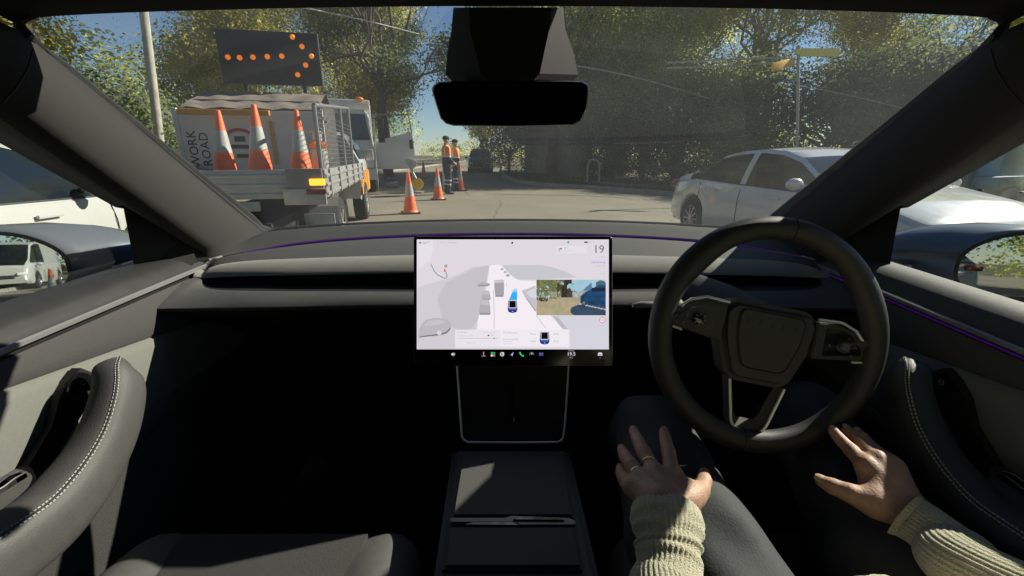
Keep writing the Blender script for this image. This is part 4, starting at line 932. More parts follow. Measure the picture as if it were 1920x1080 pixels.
def handmesh(mb, kn, pip, palm, fingf, thumb, fore, mod):
    P0 = [(palm, .012), (thumb, .006)]
    prims_g = [(palm + fore, .014), (thumb, .004)]
    # fingers are merged with hard minimum between each other, soft with palm
    class _U:
        pass
    fs = [fingf(i) for i in range(4)]
    def palmf(p):
        G = None
        for q in palm + fore:
            d = q(p); G = d if G is None else smin(G, d, .012)
        T_ = None
        for q in thumb:
            d = q(p); T_ = d if T_ is None else smin(T_, d, .003)
        return smin(G, T_, .012)
    def allf(p):
        G = palmf(p); Fm = None
        for f in fs:
            T_ = None
            for q in f:
                d = q(p); T_ = d if T_ is None else smin(T_, d, .0025)
            Fm = T_ if Fm is None else np.minimum(Fm, T_)
        return smin(G, Fm, .0055)
    bb = [q.bb for q in palm + fore + thumb + [x for f in fs for x in f]]
    allf.bb = (np.min([b[0] for b in bb], 0), np.max([b[1] for b in bb], 0))
    sdf_mesh(mb, [([allf], .001)], .0021, .001, mod, it=3)
handmesh(person, kn, pip, palm, fing, thumb, fore, tend)
def nail(a, b, r, up=(0, -.5, .85), w=.0052, l=.0058):
    a, b = Vector(a), Vector(b); t = (b - a).normalized(); u = Vector(up); u = (u - t * u.dot(t)).normalized(); s_ = t.cross(u)
    c = b + u * (r * .80) + t * (r * .15); rows = []
    for i in range(6):
        v = i / 5 * 2 - 1; row = []
        for k in range(7):
            x = k / 6 * 2 - 1; ww = w * math.sqrt(max(.05, 1 - (abs(v) ** 3) * .6)); row.append(c + t * v * l + s_ * x * ww + u * (-.0022 * x * x - .0010 * v * v + .0012))
        rows.append(row)
    mb = MB(); mb.grid(rows); NAILS.append(mb)
NAILS = []
for i in range(4): nail( dip[i], tip[i], rads[i][3])
nail(QZ(1320, 902, -.408), QZ(1320, 890, -.413), .0082, (-.2, -.4, .85), .0062, .0068)
kn1, pip1, pl1 = kn, pip, palm
# --- right hand
Wr = PDn(1697, 962, .560)
kn2 = [PDn(1622, 872, .600), PDn(1644, 862, .603), PDn(1665, 867, .602), PDn(1682, 880, .598)]
pip2 = [PDn(1596, 845, .628), PDn(1617, 837, .632), PDn(1636, 842, .626), PDn(1660, 856, .616)]
dip2 = [PDn(1576, 825, .645), PDn(1598, 818, .650), PDn(1619, 822, .642), PDn(1647, 846, .628)]
tip2 = [PDn(1562, 808, .655), PDn(1587, 806, .660), PDn(1609, 811, .652), PDn(1640, 840, .635)]
rads2 = [(.0105, .0095, .0085, .0072), (.0105, .0094, .0085, .0074), (.0100, .0088, .0078, .0068), (.0090, .0078, .0070, .0062)]
def fing2(i): return chain([kn2[i], pip2[i], dip2[i], tip2[i]], rads2[i])
palm2 = [rcone(Wr + (kn2[i] - Wr) * .12, kn2[i], .019, .0115) for i in range(4)] + [rcone(PDn(1672, 962, .560), PDn(1640, 930, .575), .017, .017), rcone(PDn(1640, 930, .578), PDn(1626, 888, .595), .014, .010)]
thumb2 = chain([PDn(1634, 944, .568), PDn(1594, 925, .578), PDn(1561, 912, .590), PDn(1540, 902, .598)], (.0165, .0122, .0104, .0080))
fore2 = [rcone(Wr, PDn(1760, 1013, .522), .024, .027)]
def tend2(P):
    v = 0
    for k_ in kn2: v = v - .0014 * np.exp(-seg_d2(P, Wr + (k_ - Wr) * .45 + np.array([0, 0, .014]), k_ + np.array([0, 0, .011])) / (2 * .0034 ** 2))
    for k_ in kn2 + pip2: v = v - .0005 * np.exp(-((P - (k_ + np.array([0, 0, .008]))) ** 2).sum(-1) / (2 * .006 ** 2))
    return v
handmesh(person, kn2, pip2, palm2, fing2, thumb2, fore2, tend2)
for i in range(4): nail(dip2[i], tip2[i], rads2[i][3])
nail(PD(1561, 912, .590), PD(1540, 902, .598), .0080, (.0, -.5, .85), .0062, .0075)
# --- head, neck and trunk under the clothes
HX, HY, HZ = .40, -.13, CAMZ + .02
head = [ellip((HX, HY, HZ), (.075, .092, .115)), ellip((HX, HY + .02, HZ - .06), (.055, .07, .06)), rcone((HX, HY - .02, HZ - .05), (HX, HY - .07, HZ - .22), .055, .062),
        rcone((HX, HY + .085, HZ + .0), (HX, HY + .105, HZ - .025), .009, .014), ellip((HX, HY + .085, HZ - .055), (.024, .012, .009)), ellip((HX - .078, HY, HZ - .01), (.012, .02, .032)), ellip((HX + .078, HY, HZ - .01), (.012, .02, .032))]
trunk = [rcone((HX, -.17, CAMZ - .26), (HX, .10, CAMZ - .60), .11, .12)]
sdf_mesh(person, [(head, .02), (trunk, .03)], .008, .03)
drv = person.build('person', 'skin', None, angle=None)
tag(drv, 'driver in a cream ribbed jumper and dark trousers, hands resting on the thighs', 'person')
for nm_ in NAILS: nm_.build('fingernail', 'nail', drv, angle=None)
for sx in (-1, 1): mb = MB(); mb.sphere((HX + sx * .031, HY + .080, HZ + .008), .012, 0, 12); mb.build('eye', 'cone_white', drv)
mb = MB(); sdf_mesh(mb, [([ellip((HX, HY - .02, HZ + .03), (.088, .098, .105)), rcone((HX, HY - .07, HZ + .0), (HX, HY - .10, HZ - .16), .07, .05)], .03)], .01, .02, lambda P: np.maximum(0, (P[..., 1] - (HY + .045)) * 1.2)); mb.build('hair', 'hair', drv, angle=None)
# rings
def ringat(a, b, t, r, wd, twist=0):
    a, b = Vector(a), Vector(b); p = a.lerp(b, t); d = (b - a).normalized(); u = d.orthogonal().normalized(); v = d.cross(u); mb = MB()
    rows = []
    for k in range(32):
        th = 2 * math.pi * k / 32; c = u * math.cos(th) + v * math.sin(th); rows.append([p + c * (r + .0013 * math.cos(q)) + d * (wd * math.sin(q) + twist * .0008 * math.sin(th * 6)) for q in [2 * math.pi * j / 8 for j in range(8)]])
    mb.grid(rows, 0, close_u=True, close_v=True); return mb
ringat(kn[1], pip[1], .50, .0096, .0014, 1).build('finger_ring', 'gold', drv, label='fine twisted gold ring on the middle finger')
ringat(kn[2], pip[2], .42, .0094, .0020).build('finger_ring', 'gold', drv, label='plain gold band on the ring finger')
# sleeves and jumper
mb = MB()
knit_tube(mb, [QZ(1248, 961, -.399), QZ(1250, 982, -.400), QZ(1252, 1012, -.403), QZ(1253, 1040, -.408), QZ(1254, 1080, -.414), QZ(1250, 1150, -.420), Vector((.135, .17, CAMZ - .44))], [.0385, .0400, .0325, .0315, .0325, .037, .048], ribs=42, amp=.0010, folds=((.26, .03, .0018, 0.5), (.42, .03, .0026, 2.0), (.54, .04, .0024, 4.0)), up=(0, .3, 1), flat=.78)
knit_tube(mb, [PD(1694, 968, .556), PD(1712, 980, .548), PD(1745, 1000, .53), PD(1790, 1035, .505), PD(1850, 1085, .46), Vector((.62, .20, CAMZ - .42)), Vector((.66, .08, CAMZ - .42))], [.0395, .0372, .0340, .0345, .0375, .046, .055], ribs=38, folds=((.5, .04, .003, 0.5), (.62, .03, .003, 2.0)), up=(0, .3, 1), flat=.8)
Bx = .39
tors = [([rcone((Bx, .20, CAMZ - .53), (Bx, -.10, CAMZ - .25), .135, .15), ellip((Bx, .20, CAMZ - .50), (.17, .14, .11)), rcone((Bx - .17, -.12, CAMZ - .19), (Bx + .17, -.12, CAMZ - .19), .075, .075), ellip((Bx, .0, CAMZ - .30), (.17, .12, .14))], .06), ([ellip((.35, .225, CAMZ - .418), (.11, .12, .050)), ellip((.44, .16, CAMZ - .395), (.11, .12, .065))], .03),
        ([rcone((Bx - .19, -.11, CAMZ - .20), (.15, .12, CAMZ - .435), .062, .052), rcone((.15, .12, CAMZ - .44), (.135, .19, CAMZ - .44), .052, .046)], .03), ([rcone((Bx + .19, -.11, CAMZ - .20), (.64, .10, CAMZ - .41), .065, .058)], .03)]
sdf_mesh(mb, tors, .010, .03, lambda P: .0025 * np.sin(P[..., 0] * 240) + .004 * np.sin(P[..., 2] * 60 + P[..., 0] * 8))
mb.build('jumper', 'knit', drv, angle=None)
# trousers and shoes
mb = MB()
kL, kR = PD(1222, 812, .78), PD(1507, 790, .80)
hL, hR = Vector((.30, .16, CAMZ - .56)), Vector((.47, .16, CAMZ - .56))
mL, mR = PD(1292, 1010, .60), Vector((.50, .44, CAMZ - .52))
def wr(P): return .003 * np.sin(P[..., 1] * 38 + P[..., 0] * 50 + 2 * np.sin(P[..., 2] * 30)) + .002 * np.sin(P[..., 0] * 90 + P[..., 1] * 25)
legs = [(chain([hL, mL, kL, Vector((.235, .98, CAMZ - .78)), Vector((.23, 1.12, CAMZ - .88))], (.095, .082, .062, .052, .05)), .03), (chain([hR, mR, kR, Vector((.50, .98, CAMZ - .78)), Vector((.50, 1.12, CAMZ - .88))], (.095, .082, .062, .052, .05)), .03), ([ellip((.385, .14, CAMZ - .60), (.20, .14, .11))], .03)]
sdf_mesh(mb, legs, .010, .03, wr); mb.build('trousers', 'trousers', drv, angle=None)
for x in (.23, .50):
    mb = MB(); sdf_mesh(mb, [([rcone((x, 1.10, CAMZ - .905), (x, 1.24, CAMZ - .90), .045, .035)], .01)], .012)
    mb.build('shoe', 'rubber', drv, angle=None)
# ================================================================ STREET: GROUND
def ground_mat(name, ca, cb, scale, rough=.9, bump=.3, bs=60, crack=False, patch=None):
    m = bpy.data.materials.new(name); m.use_nodes = True; n = m.node_tree; b = n.nodes['Principled BSDF']; L = n.links.new; b.inputs['Roughness'].default_value = rough; b.inputs['Specular IOR Level'].default_value = .25
    tc = n.nodes.new('ShaderNodeTexCoord'); t = n.nodes.new('ShaderNodeTexNoise'); t.inputs['Scale'].default_value = scale; t.inputs['Detail'].default_value = 10; t.inputs['Roughness'].default_value = .7; L(tc.outputs['Object'], t.inputs[0])
    rp = n.nodes.new('ShaderNodeValToRGB'); rp.color_ramp.elements[0].position = .32; rp.color_ramp.elements[1].position = .68; rp.color_ramp.elements[0].color = (*ca, 1); rp.color_ramp.elements[1].color = (*cb, 1); L(t.outputs[0], rp.inputs[0])
    g = n.nodes.new('ShaderNodeTexNoise'); g.inputs['Scale'].default_value = bs; g.inputs['Detail'].default_value = 6; L(tc.outputs['Object'], g.inputs[0])
    mx = n.nodes.new('ShaderNodeMix'); mx.data_type = 'RGBA'; mx.blend_type = 'MULTIPLY'; mx.inputs[0].default_value = .55; L(rp.outputs[0], mx.inputs[6])
    r2 = n.nodes.new('ShaderNodeValToRGB'); r2.color_ramp.elements[0].position = .3; r2.color_ramp.elements[0].color = (.55, .55, .55, 1); r2.color_ramp.elements[1].position = .6; L(g.outputs[0], r2.inputs[0]); L(r2.outputs[0], mx.inputs[7])
    last = mx.outputs[2]
    if crack:
        v = n.nodes.new('ShaderNodeTexVoronoi'); v.feature = 'DISTANCE_TO_EDGE'; v.inputs['Scale'].default_value = .35; 
        dn = n.nodes.new('ShaderNodeTexNoise'); dn.inputs['Scale'].default_value = 1.2; dn.inputs['Detail'].default_value = 5; L(tc.outputs['Object'], dn.inputs[0])
        mm = n.nodes.new('ShaderNodeMix'); mm.data_type = 'RGBA'; mm.inputs[0].default_value = .35; L(tc.outputs['Object'], mm.inputs[6]); L(dn.outputs[1], mm.inputs[7]); L(mm.outputs[2], v.inputs[0])
        r3 = n.nodes.new('ShaderNodeValToRGB'); r3.color_ramp.elements[0].color = (.45, .45, .45, 1); r3.color_ramp.elements[1].position = .006; L(v.outputs[0], r3.inputs[0])
        m2 = n.nodes.new('ShaderNodeMix'); m2.data_type = 'RGBA'; m2.blend_type = 'MULTIPLY'; m2.inputs[0].default_value = .7; L(last, m2.inputs[6]); L(r3.outputs[0], m2.inputs[7]); last = m2.outputs[2]
    L(last, b.inputs['Base Color'])
    bp = n.nodes.new('ShaderNodeBump'); bp.inputs['Strength'].default_value = bump; bp.inputs['Distance'].default_value = .02; L(g.outputs[0], bp.inputs['Height']); L(bp.outputs[0], b.inputs['Normal'])
    M[name] = m
ground_mat('asphalt', (.205, .185, .142), (.28, .253, .195), .25, bump=.5, bs=90, crack=True)
ground_mat('verge_soil', (.07, .07, .035), (.16, .14, .08), .8, bump=.6, bs=30)
ground_mat('footpath_conc', (.24, .225, .20), (.33, .31, .27), .7, bs=50)
def zg(x): return -.03 * max(0, min(x - 2.2, 6)) 
mb = MB(); xs = [-400, -120, -40, -14, -8, -4, 0, 2.2, 3.2, 4.2, 5.2, 6.2, 8.2, 14, 40, 120, 400]; ysg = [-400, -60, -20, 0, 5, 10, 15, 20, 30, 60, 150, 600]
mb.grid([[Vector((x, y, zg(x) - .12)) for x in xs] for y in ysg]); tag(mb.build('ground', 'verge_soil', None), kind='structure')
# the road: our street going away, with a side street opening to the right
def sheet(pts, z, m, name, sub=True):
    b = bmesh.new(); f = b.faces.new([b.verts.new((x, y, 0)) for x, y in pts])
    for xx in (2.2, 3.2, 4.2, 5.2, 6.2, 8.2):
        bmesh.ops.bisect_plane(b, geom=b.verts[:] + b.edges[:] + b.faces[:], plane_co=(xx, 0, 0), plane_no=(1, 0, 0))
    for v in b.verts: v.co.z = zg(v.co.x) + z
    mb = MB(); mb.bm(b); o = mb.build(name, m, None, smooth=False); tag(o, kind='structure'); return o
kerb = [(60, 4), (30, 9.5), (15, 12.2), (9, 13.6), (5.5, 15.3), (3.2, 16.9), (1.2, 18.6), (.0, 21.5), (-.6, 27), (-1.0, 45), (-1.5, 90)]
roadpts = [(-9, -60), (60, -60), (60, 4)] + kerb[1:] + [(-9, 90)]
sheet(roadpts, 0, 'asphalt', 'road')
kb = MB(); rows = [[], [], [], []]
for i, (x, y) in enumerate(kerb):
    t = (Vector(kerb[min(i + 1, len(kerb) - 1)]) - Vector(kerb[max(i - 1, 0)])).normalized(); nrm = Vector((t.y, -t.x))
    if nrm.y < 0 and x > 1: nrm = -nrm
    if nrm.x < 0 and x <= 1: nrm = -nrm
    for k, (o_, z) in enumerate(((0, 0), (0, .13), (.16, .135), (.16, -.1))): rows[k].append(Vector((x + nrm.x * o_, y + nrm.y * o_, zg(x) + z)))
kb.grid(rows); tag(kb.build('kerb', 'concrete', None, smooth=False), kind='structure')
v = [(x + .15, y + .15) for x, y in kerb]; sheet([(60, 4.2)] + v[1:] + [(30, 92), (60, 60)], .10, 'verge_soil', 'verge')
fp = [(p[0] + 1.2, p[1] + 1.9) for p in kerb[1:-3]]; fp2 = [(p[0] + 2.2, p[1] + 3.0) for p in kerb[1:-3]]
sheet(fp + list(reversed(fp2)), .106, 'footpath_conc', 'footpath')
lk = [(-9.0, -60), (-9.0, 90)]
kb = MB(); kb.box((-9.08, 15, .05), (.16, 150, .16)); tag(kb.build('kerb', 'concrete', None), kind='structure')
sheet([(-40, -60), (-9.15, -60), (-9.15, 90), (-40, 90)], .10, 'verge_soil', 'verge')
def strip(pts, wd, name='road_marking'):
    mb = MB()
    for (a, b) in zip(pts, pts[1:]):
        a, b = Vector(a), Vector(b); t = (b - a).normalized(); n_ = Vector((-t.y, t.x)) * wd / 2
        mb.quad(*[Vector((p.x, p.y, zg(p.x) + .004)) for p in (a - n_, a + n_, b + n_, b - n_)])
    tag(mb.build(name, 'line_white', None, smooth=False), kind='structure')
strip([(-2.6, -6), (-2.35, 3.0)], .10)
# leaf litter and grass along the kerb
mb = MB(); rr = random.Random(3)
for i in range(5200):
    k = rr.random() * (len(kerb) - 4) + 1; j = int(k); u = k - j; x = kerb[j][0] * (1 - u) + kerb[j + 1][0] * u; y = kerb[j][1] * (1 - u) + kerb[j + 1][1] * u
    if math.sin(x * 1.7) + math.sin(y * 2.3 + x) < rr.uniform(-1.8, 1.4): continue
    x += rr.uniform(.2, 1.8); y += rr.uniform(.2, 1.8); h = rr.uniform(.05, .22); a = rr.uniform(0, 6.28); z0 = zg(x) + .10; w_ = .018; dx, dy = math.cos(a) * w_, math.sin(a) * w_
    mb.add([(x - dx, y - dy, z0), (x + dx, y + dy, z0), (x + dy * 2 * rr.uniform(-2, 2), y + dx * rr.uniform(-3, 3), z0 + h)], [(0, 1, 2)])
tag(mb.build('grass', 'grass_leaf', None, smooth=False), 'patchy green grass tufts along the shaded kerb', 'grass', kind='stuff')

# ================================================================ TREES
def limb(mb, a, b, r0, r1, rr, n=6, sag=.12):
    a, b = Vector(a), Vector(b); L_ = (b - a).length; pts = []
    for i in range(n):
        t = i / (n - 1); p = a.lerp(b, t); j = L_ * sag * .35 * math.sin(math.pi * t); pts.append(p + Vector((rr.uniform(-j, j), rr.uniform(-j, j), rr.uniform(-j, j) * .5)))
    mb.tube(pts, [r0 + (r1 - r0) * i / (n - 1) for i in range(n)], 8, 0, cap=False); return pts
def leafcloud(mb, blobs, n, size, rr, spread=.34, hang=0.0, clump=26):
    vol = [b[1][0] * b[1][1] * b[1][2] for b in blobs]; S_ = sum(vol)
    for (c, r), v_ in zip(blobs, vol):
        k = int(n * v_ / S_ / clump) + 1
        for _ in range(k):
            d = Vector((rr.gauss(0, 1), rr.gauss(0, 1), rr.gauss(0, 1))).normalized() * (rr.random() ** .38)
            q = Vector((c[0] + d.x * r[0], c[1] + d.y * r[1], c[2] + d.z * r[2])); cs = spread * rr.uniform(.6, 1.5); nb = d * .9 + Vector((rr.gauss(0, .25), rr.gauss(0, .25), .45))
            for _ in range(clump):
                p = q + Vector((rr.gauss(0, cs), rr.gauss(0, cs), rr.gauss(0, cs * .7) - hang * abs(rr.gauss(0, cs)))); L_ = size * rr.uniform(.6, 1.4)
                nn = (nb + Vector((rr.gauss(0, .33), rr.gauss(0, .33), rr.gauss(0, .33)))).normalized(); u = Vector((rr.gauss(0, 1), rr.gauss(0, 1), rr.gauss(0, .7) - hang)); u = (u - nn * u.dot(nn)).normalized(); w_ = nn.cross(u) * (L_ * .30)
                o = len(mb.v); mb.v += [tuple(p - u * L_ * .5), tuple(p + w_), tuple(p + u * L_ * .5), tuple(p - w_)]; mb.f.append((o, o + 1, o + 2, o + 3)); mb.m.append(0)
def tree(name, loc, H, blobs, n, size, leaf, bark='bark', r=.22, seed=1, lean=(0, 0), spread=.34, hang=0., label=None, group='street trees', trunks=1, stem=None):
    rr = random.Random(seed); e = empty(name, loc, 0, label=label, cat='tree', group=group)
    t = MB(); fork = H * (stem or .42)
    for k in range(trunks):
        ox, oy = (0, 0) if trunks == 1 else (rr.uniform(-.5, .5), rr.uniform(-.5, .5)); top = Vector((lean[0] + ox * 2.5, lean[1] + oy * 2.5, fork)); pts = limb(t, (ox * .4, oy * .4, -.1), top, r / math.sqrt(trunks) * 1.25, r / math.sqrt(trunks) * .75, rr, 8, .06)
        for (c, rad) in blobs[k::trunks]:
            ps = limb(t, pts[-1] if rr.random() < .6 else pts[-3], Vector(c) + Vector((0, 0, -rad[2] * .2)), r * .42 / math.sqrt(trunks), r * .10, rr, 7, .3)
            for _ in range(5):
                d = Vector((rr.uniform(-1, 1) * rad[0], rr.uniform(-1, 1) * rad[1], rr.uniform(-.4, 1) * rad[2])); limb(t, ps[rr.randint(2, 6)], Vector(c) + d * .85, r * .14, .012, rr, 5, .3)
    t.build('trunk', bark, e); c = MB(); leafcloud(c, blobs, n, size, rr, spread, hang); c.build('crown', leaf, e, smooth=False); return e
def plant(src, loc, rz, label, scale=1.0, group='street trees'):
    c = copy_tree(src); c.location = loc; c.rotation_euler = (0, 0, rz); c.scale = (scale,) * 3; c['label'] = label; c['group'] = group; return c
def RB(rr, n, R_, z0, z1, s0, s1):
    out = []
    for i in range(n):
        a = rr.uniform(0, 6.28); d = R_ * math.sqrt(rr.random()); s_ = rr.uniform(s0, s1); out.append(((d * math.cos(a), d * math.sin(a), rr.uniform(z0, z1)), (s_, s_, s_ * rr.uniform(.6, .9))))
    return out
q = random.Random
# prototypes, placed where the photo has them
gumA = tree('gum_tree', (-10.5, 19, .1), 12, RB(q(5), 15, 3.6, 3.6, 10.5, 1.0, 2.0), 46000, .12, 'leaf_olive', 'bark_pale', .24, 5, hang=.4, label='olive gum tree over the pavement, leftmost in the windscreen')
gumB = tree('gum_tree', (13.5, 25, .1), 14, RB(q(11), 16, 4.0, 5.0, 12.5, 1.0, 2.1), 46000, .125, 'leaf_olive', 'bark_pale', .26, 11, hang=.3, label='tall sunlit gum tree behind the street name signs', trunks=2)
broad = tree('street_tree', (5.5, 26, .1), 11, RB(q(17), 15, 3.4, 3.2, 9.5, 1.2, 2.2), 50000, .125, 'leaf_green', 'bark', .25, 17, label='broad green tree just right of the rear view mirror')
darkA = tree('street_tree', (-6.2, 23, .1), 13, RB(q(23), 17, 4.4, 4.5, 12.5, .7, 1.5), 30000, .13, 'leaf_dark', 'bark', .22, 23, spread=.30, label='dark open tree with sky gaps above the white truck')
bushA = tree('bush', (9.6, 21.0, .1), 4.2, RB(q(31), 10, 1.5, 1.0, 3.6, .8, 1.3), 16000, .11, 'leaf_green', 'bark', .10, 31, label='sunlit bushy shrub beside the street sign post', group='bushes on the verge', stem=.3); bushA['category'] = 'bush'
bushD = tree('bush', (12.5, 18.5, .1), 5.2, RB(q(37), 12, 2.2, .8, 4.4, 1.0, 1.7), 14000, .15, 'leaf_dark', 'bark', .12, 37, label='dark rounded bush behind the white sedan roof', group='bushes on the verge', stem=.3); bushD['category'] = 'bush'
PL = [
 (gumA, (-16.5, 14.0, .1), 2.0, 'olive gum tree nearest the left windscreen pillar', 1.0),
 (gumA, (-14.5, 25, .1), 4.0, 'olive gum tree behind the arrow board', 1.15),
 (gumA, (-8.8, 28, .1), 1.2, 'yellow green tree seen between the arrow board and pillar', 1.0),
 (darkA, (-10.5, 35, .1), 2.1, 'dark tree farther along behind the white truck cab', 1.05),
 (darkA, (2.3, 27, .1), .7, 'dark spreading tree above the rear view mirror housing', 1.05),
 (broad, (1.6, 31, .1), 1.5, 'shaded tree beyond the road workers', 1.1),
 (broad, (9.8, 27.5, .1), 3.0, 'bright topped green tree right of centre', 1.0),
 (broad, (8.0, 33, .1), 5.0, 'pale green tree behind the grey boundary wall', 1.25),
 (darkA, (3.0, 36, .1), 4.4, 'tall dark tree far behind the boundary wall', 1.2),
 (gumB, (8.5, 30, .1), 2.4, 'gum tree with fine branches left of the street signs', 1.0),
 (gumB, (18.5, 26, .1), 4.1, 'gum tree right of the street name signs', .85),
 (gumB, (24, 22, .1), .9, 'olive tree beside the right windscreen pillar', .85),
 (broad, (17.5, 20.5, .1), 4.4, 'dark leafy tree behind the sedan windscreen', .7),
 (darkA, (20.5, 17.0, .1), 1.9, 'dark tree right of the sedan roof', .6),
 (broad, (33, 10, .1), 1.0, 'large tree seen over the sedan bonnet', .8),
]
for src, loc, rz, lab, sc in PL: plant(src, loc, rz, lab, sc)
for src, loc, rz, lab, sc in [
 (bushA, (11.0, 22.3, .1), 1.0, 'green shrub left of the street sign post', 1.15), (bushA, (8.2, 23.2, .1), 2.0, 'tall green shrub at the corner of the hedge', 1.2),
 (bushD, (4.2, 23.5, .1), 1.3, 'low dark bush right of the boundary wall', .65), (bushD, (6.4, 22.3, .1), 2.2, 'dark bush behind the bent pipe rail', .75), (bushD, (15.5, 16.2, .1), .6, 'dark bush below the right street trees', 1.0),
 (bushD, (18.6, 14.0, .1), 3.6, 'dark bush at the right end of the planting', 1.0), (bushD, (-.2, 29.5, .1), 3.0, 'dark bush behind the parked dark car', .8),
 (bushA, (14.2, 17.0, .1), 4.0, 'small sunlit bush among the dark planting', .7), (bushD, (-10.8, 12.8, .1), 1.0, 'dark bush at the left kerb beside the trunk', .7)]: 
    plant(src, loc, rz, lab, sc, 'bushes on the verge')
rt = tree('street_tree', (-3.9, 62, 0), 8.5, RB(q(41), 9, 2.3, 4.2, 7.6, 1.5, 2.2), 9000, .26, 'leaf_green', 'bark', .2, 41, label='rounded green tree at the far end of the street', stem=.3)
# trees behind and beside us, for the mirrors and the light
for i, (x, y, src, lab, sc) in enumerate([(-13, -14, broad, 'green tree on the left pavement seen in the passenger mirror', 1.0), (-11.5, -24, gumA, 'olive tree farther back in the passenger mirror', 1.1), (-16, -6, broad, 'tree at the outer edge of the passenger mirror', 1.0),
   (12, -13, broad, 'green tree filling the driver side mirror', 1.1), (17, -8, darkA, 'dark tree at the outer edge of the driver mirror', 1.0), (9, -24, gumA, 'olive tree at the inner edge of the driver mirror', 1.1), (20, -20, broad, 'far tree in the driver side mirror', 1.1), (13, -21, darkA, 'dark tree right of centre in the driver mirror', 1.0), (9.5, -17, broad, 'green tree left of centre in the driver mirror', .9), (6.8, -10, darkA, 'near leafy tree filling the driver side mirror', .8), (-9.5, -18, darkA, 'dark tree between two vans in the passenger mirror', .9), (-4, -45, broad, 'tree closing the street far behind the car', 1.5)]):
    plant(src, (x, y, .1), i * 1.1, lab, sc, 'trees behind the car')
# pale trunk in front of the left trees
pb0, pb1 = PY(300, 270, 11.7), PY(268, 10, 11.7); dd = (pb1 - pb0).normalized(); g_ = pb0 - dd * (pb0.z / dd.z); pt_ = pb0 + dd * 7.5
mb = MB(); mb.tube([g_, pb0, pt_], [.105, .10, .08], 16); up_ = mb.build('power_pole', 'bark_pale', None); tag(up_, 'pale leaning power pole left of the ute tray', 'pole')
mb = MB(); c_ = pb0 + dd * 4.7; mb.box(c_, (1.9, .09, .11), None, .01); mb.build('cross_arm', 'bark', up_)
for k in (-.8, -.3, .3, .8): mb = MB(); mb.lathe([(0, 0), (.03, .0), (.045, .05), (.03, .09), (.04, .12), (0, .15)], 12, c=(c_.x + k, c_.y, c_.z + .05)); mb.build('insulator', 'dirty_white', up_)

mb = MB(); rr = random.Random(77); bl = []
for k in range(46):
    x = -60 + k * 3.2; y = 52 - abs(x) * .25 + rr.uniform(-2, 2)
    if -11 < x < -1: continue
    bl.append(((x, y, rr.uniform(2.2, 4.2)), (2.6, 1.6, rr.uniform(3, 4.2))))
for k in range(10): bl.append(((38 + rr.uniform(-1, 3), 26 - k * 4.0, rr.uniform(1.5, 2.5)), (1.8, 2.8, 2.6))); bl.append(((-20 - rr.uniform(0, 3), 30 - k * 4.5, rr.uniform(2.5, 4.5)), (1.8, 2.8, 4.2)))
for k in range(9): bl.append(((-15 + k * 2.0, 84 + rr.uniform(-2, 2), 2.0), (2.0, 1.5, rr.uniform(1.8, 2.8))))
for k in range(34): bl.append(((-50 + k * 3.1, -52 + rr.uniform(-3, 3), rr.uniform(2.2, 4.5)), (2.4, 1.6, 4.0)))
leafcloud(mb, bl, 105000, .27, rr, .5); tag(mb.build('far_trees', 'leaf_green', None, smooth=False), 'green mass of far off trees closing the view', 'trees', kind='stuff')

# ================================================================ WALL, HEDGE, RAIL, SIGN POST, WIRES
wl = MB(); a, b_ = Vector((.9, 30, 0)), Vector((4.3, 25.2, 0)); t = (b_ - a).normalized(); ang = math.atan2(t.y, t.x)
wl.box((a + b_) / 2 + Vector((0, 0, 1.35)), ((b_ - a).length, .22, 2.6), (0, 0, ang), .01); w1 = wl.build('boundary_wall', 'wall_render', None); tag(w1, 'rendered grey boundary wall in shade beneath the trees', 'wall')
wl = MB(); wl.box((a + b_) / 2 + Vector((0, 0, 2.69)), ((b_ - a).length + .06, .32, .08), (0, 0, ang), .01)
for k in range(3): p = a.lerp(b_, .05 + .45 * k); wl.box(p + Vector((0, -.02, 1.36)), (.34, .34, 2.66), (0, 0, ang), .01)
wl.build('wall_coping', 'concrete', w1)
mb = MB(); rr = random.Random(8); bl = []
for k in range(22):
    x = 3.6 + k * .42; y = 22.6 - k * .12 if x < 9 else 21.8 - (x - 9) * .3; bl.append(((x, y, .75 + zg(x)), (.45, .45, .6)))
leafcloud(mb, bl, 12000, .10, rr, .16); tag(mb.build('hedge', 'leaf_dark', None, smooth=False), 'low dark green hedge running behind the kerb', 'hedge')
rp_ = GP(1112, 338); mb = MB(); rx, ry = 3.55, 19.9
mb.tube([(rx - .25, ry, 0), (rx - .27, ry, .75), (rx - .20, ry, .98), (rx - .05, ry, 1.05), (rx + .15, ry, .98), (rx + .24, ry - .0, .80), (rx + .27, ry, 0)], .045, 10); mb.sphere((rx + .30, ry, .85), .07)
tag(mb.build('pipe_rail', 'post_grey', None), 'bent pale pipe rail standing on the shaded verge', 'rail')
sp = empty('street_sign', (0, 0, 0), label='grey street sign post with two blank looking yellow name blades', cat='street sign')
base = PY(1494, 300, 13.2); bx, by = base.x, base.y; topz = PY(1497, 88, 13.2).z
tpp = PY(1497, 88, 13.2); bx0 = bx + (bx - tpp.x) * (base.z + .2) / (tpp.z - base.z); bx = tpp.x; mb = MB(); mb.tube([(bx0, by, -.2), (bx, by, topz)], .038, 14); mb.lathe([(0, .03), (.045, .02), (.045, -.02)], 14, c=(bx, by, topz)); mb.build('post', 'post_grey', sp)
mb = MB(); c = PY(1532, 98, 13.2); mb.box((bx + .60, by + .02, c.z), (1.05, .03, .20), None, .006); mb.box((bx + .0, by, c.z), (.12, .09, .12), None, .01); mb.build('name_blade', 'street_pale', sp, label='pale yellow name blade pointing right')
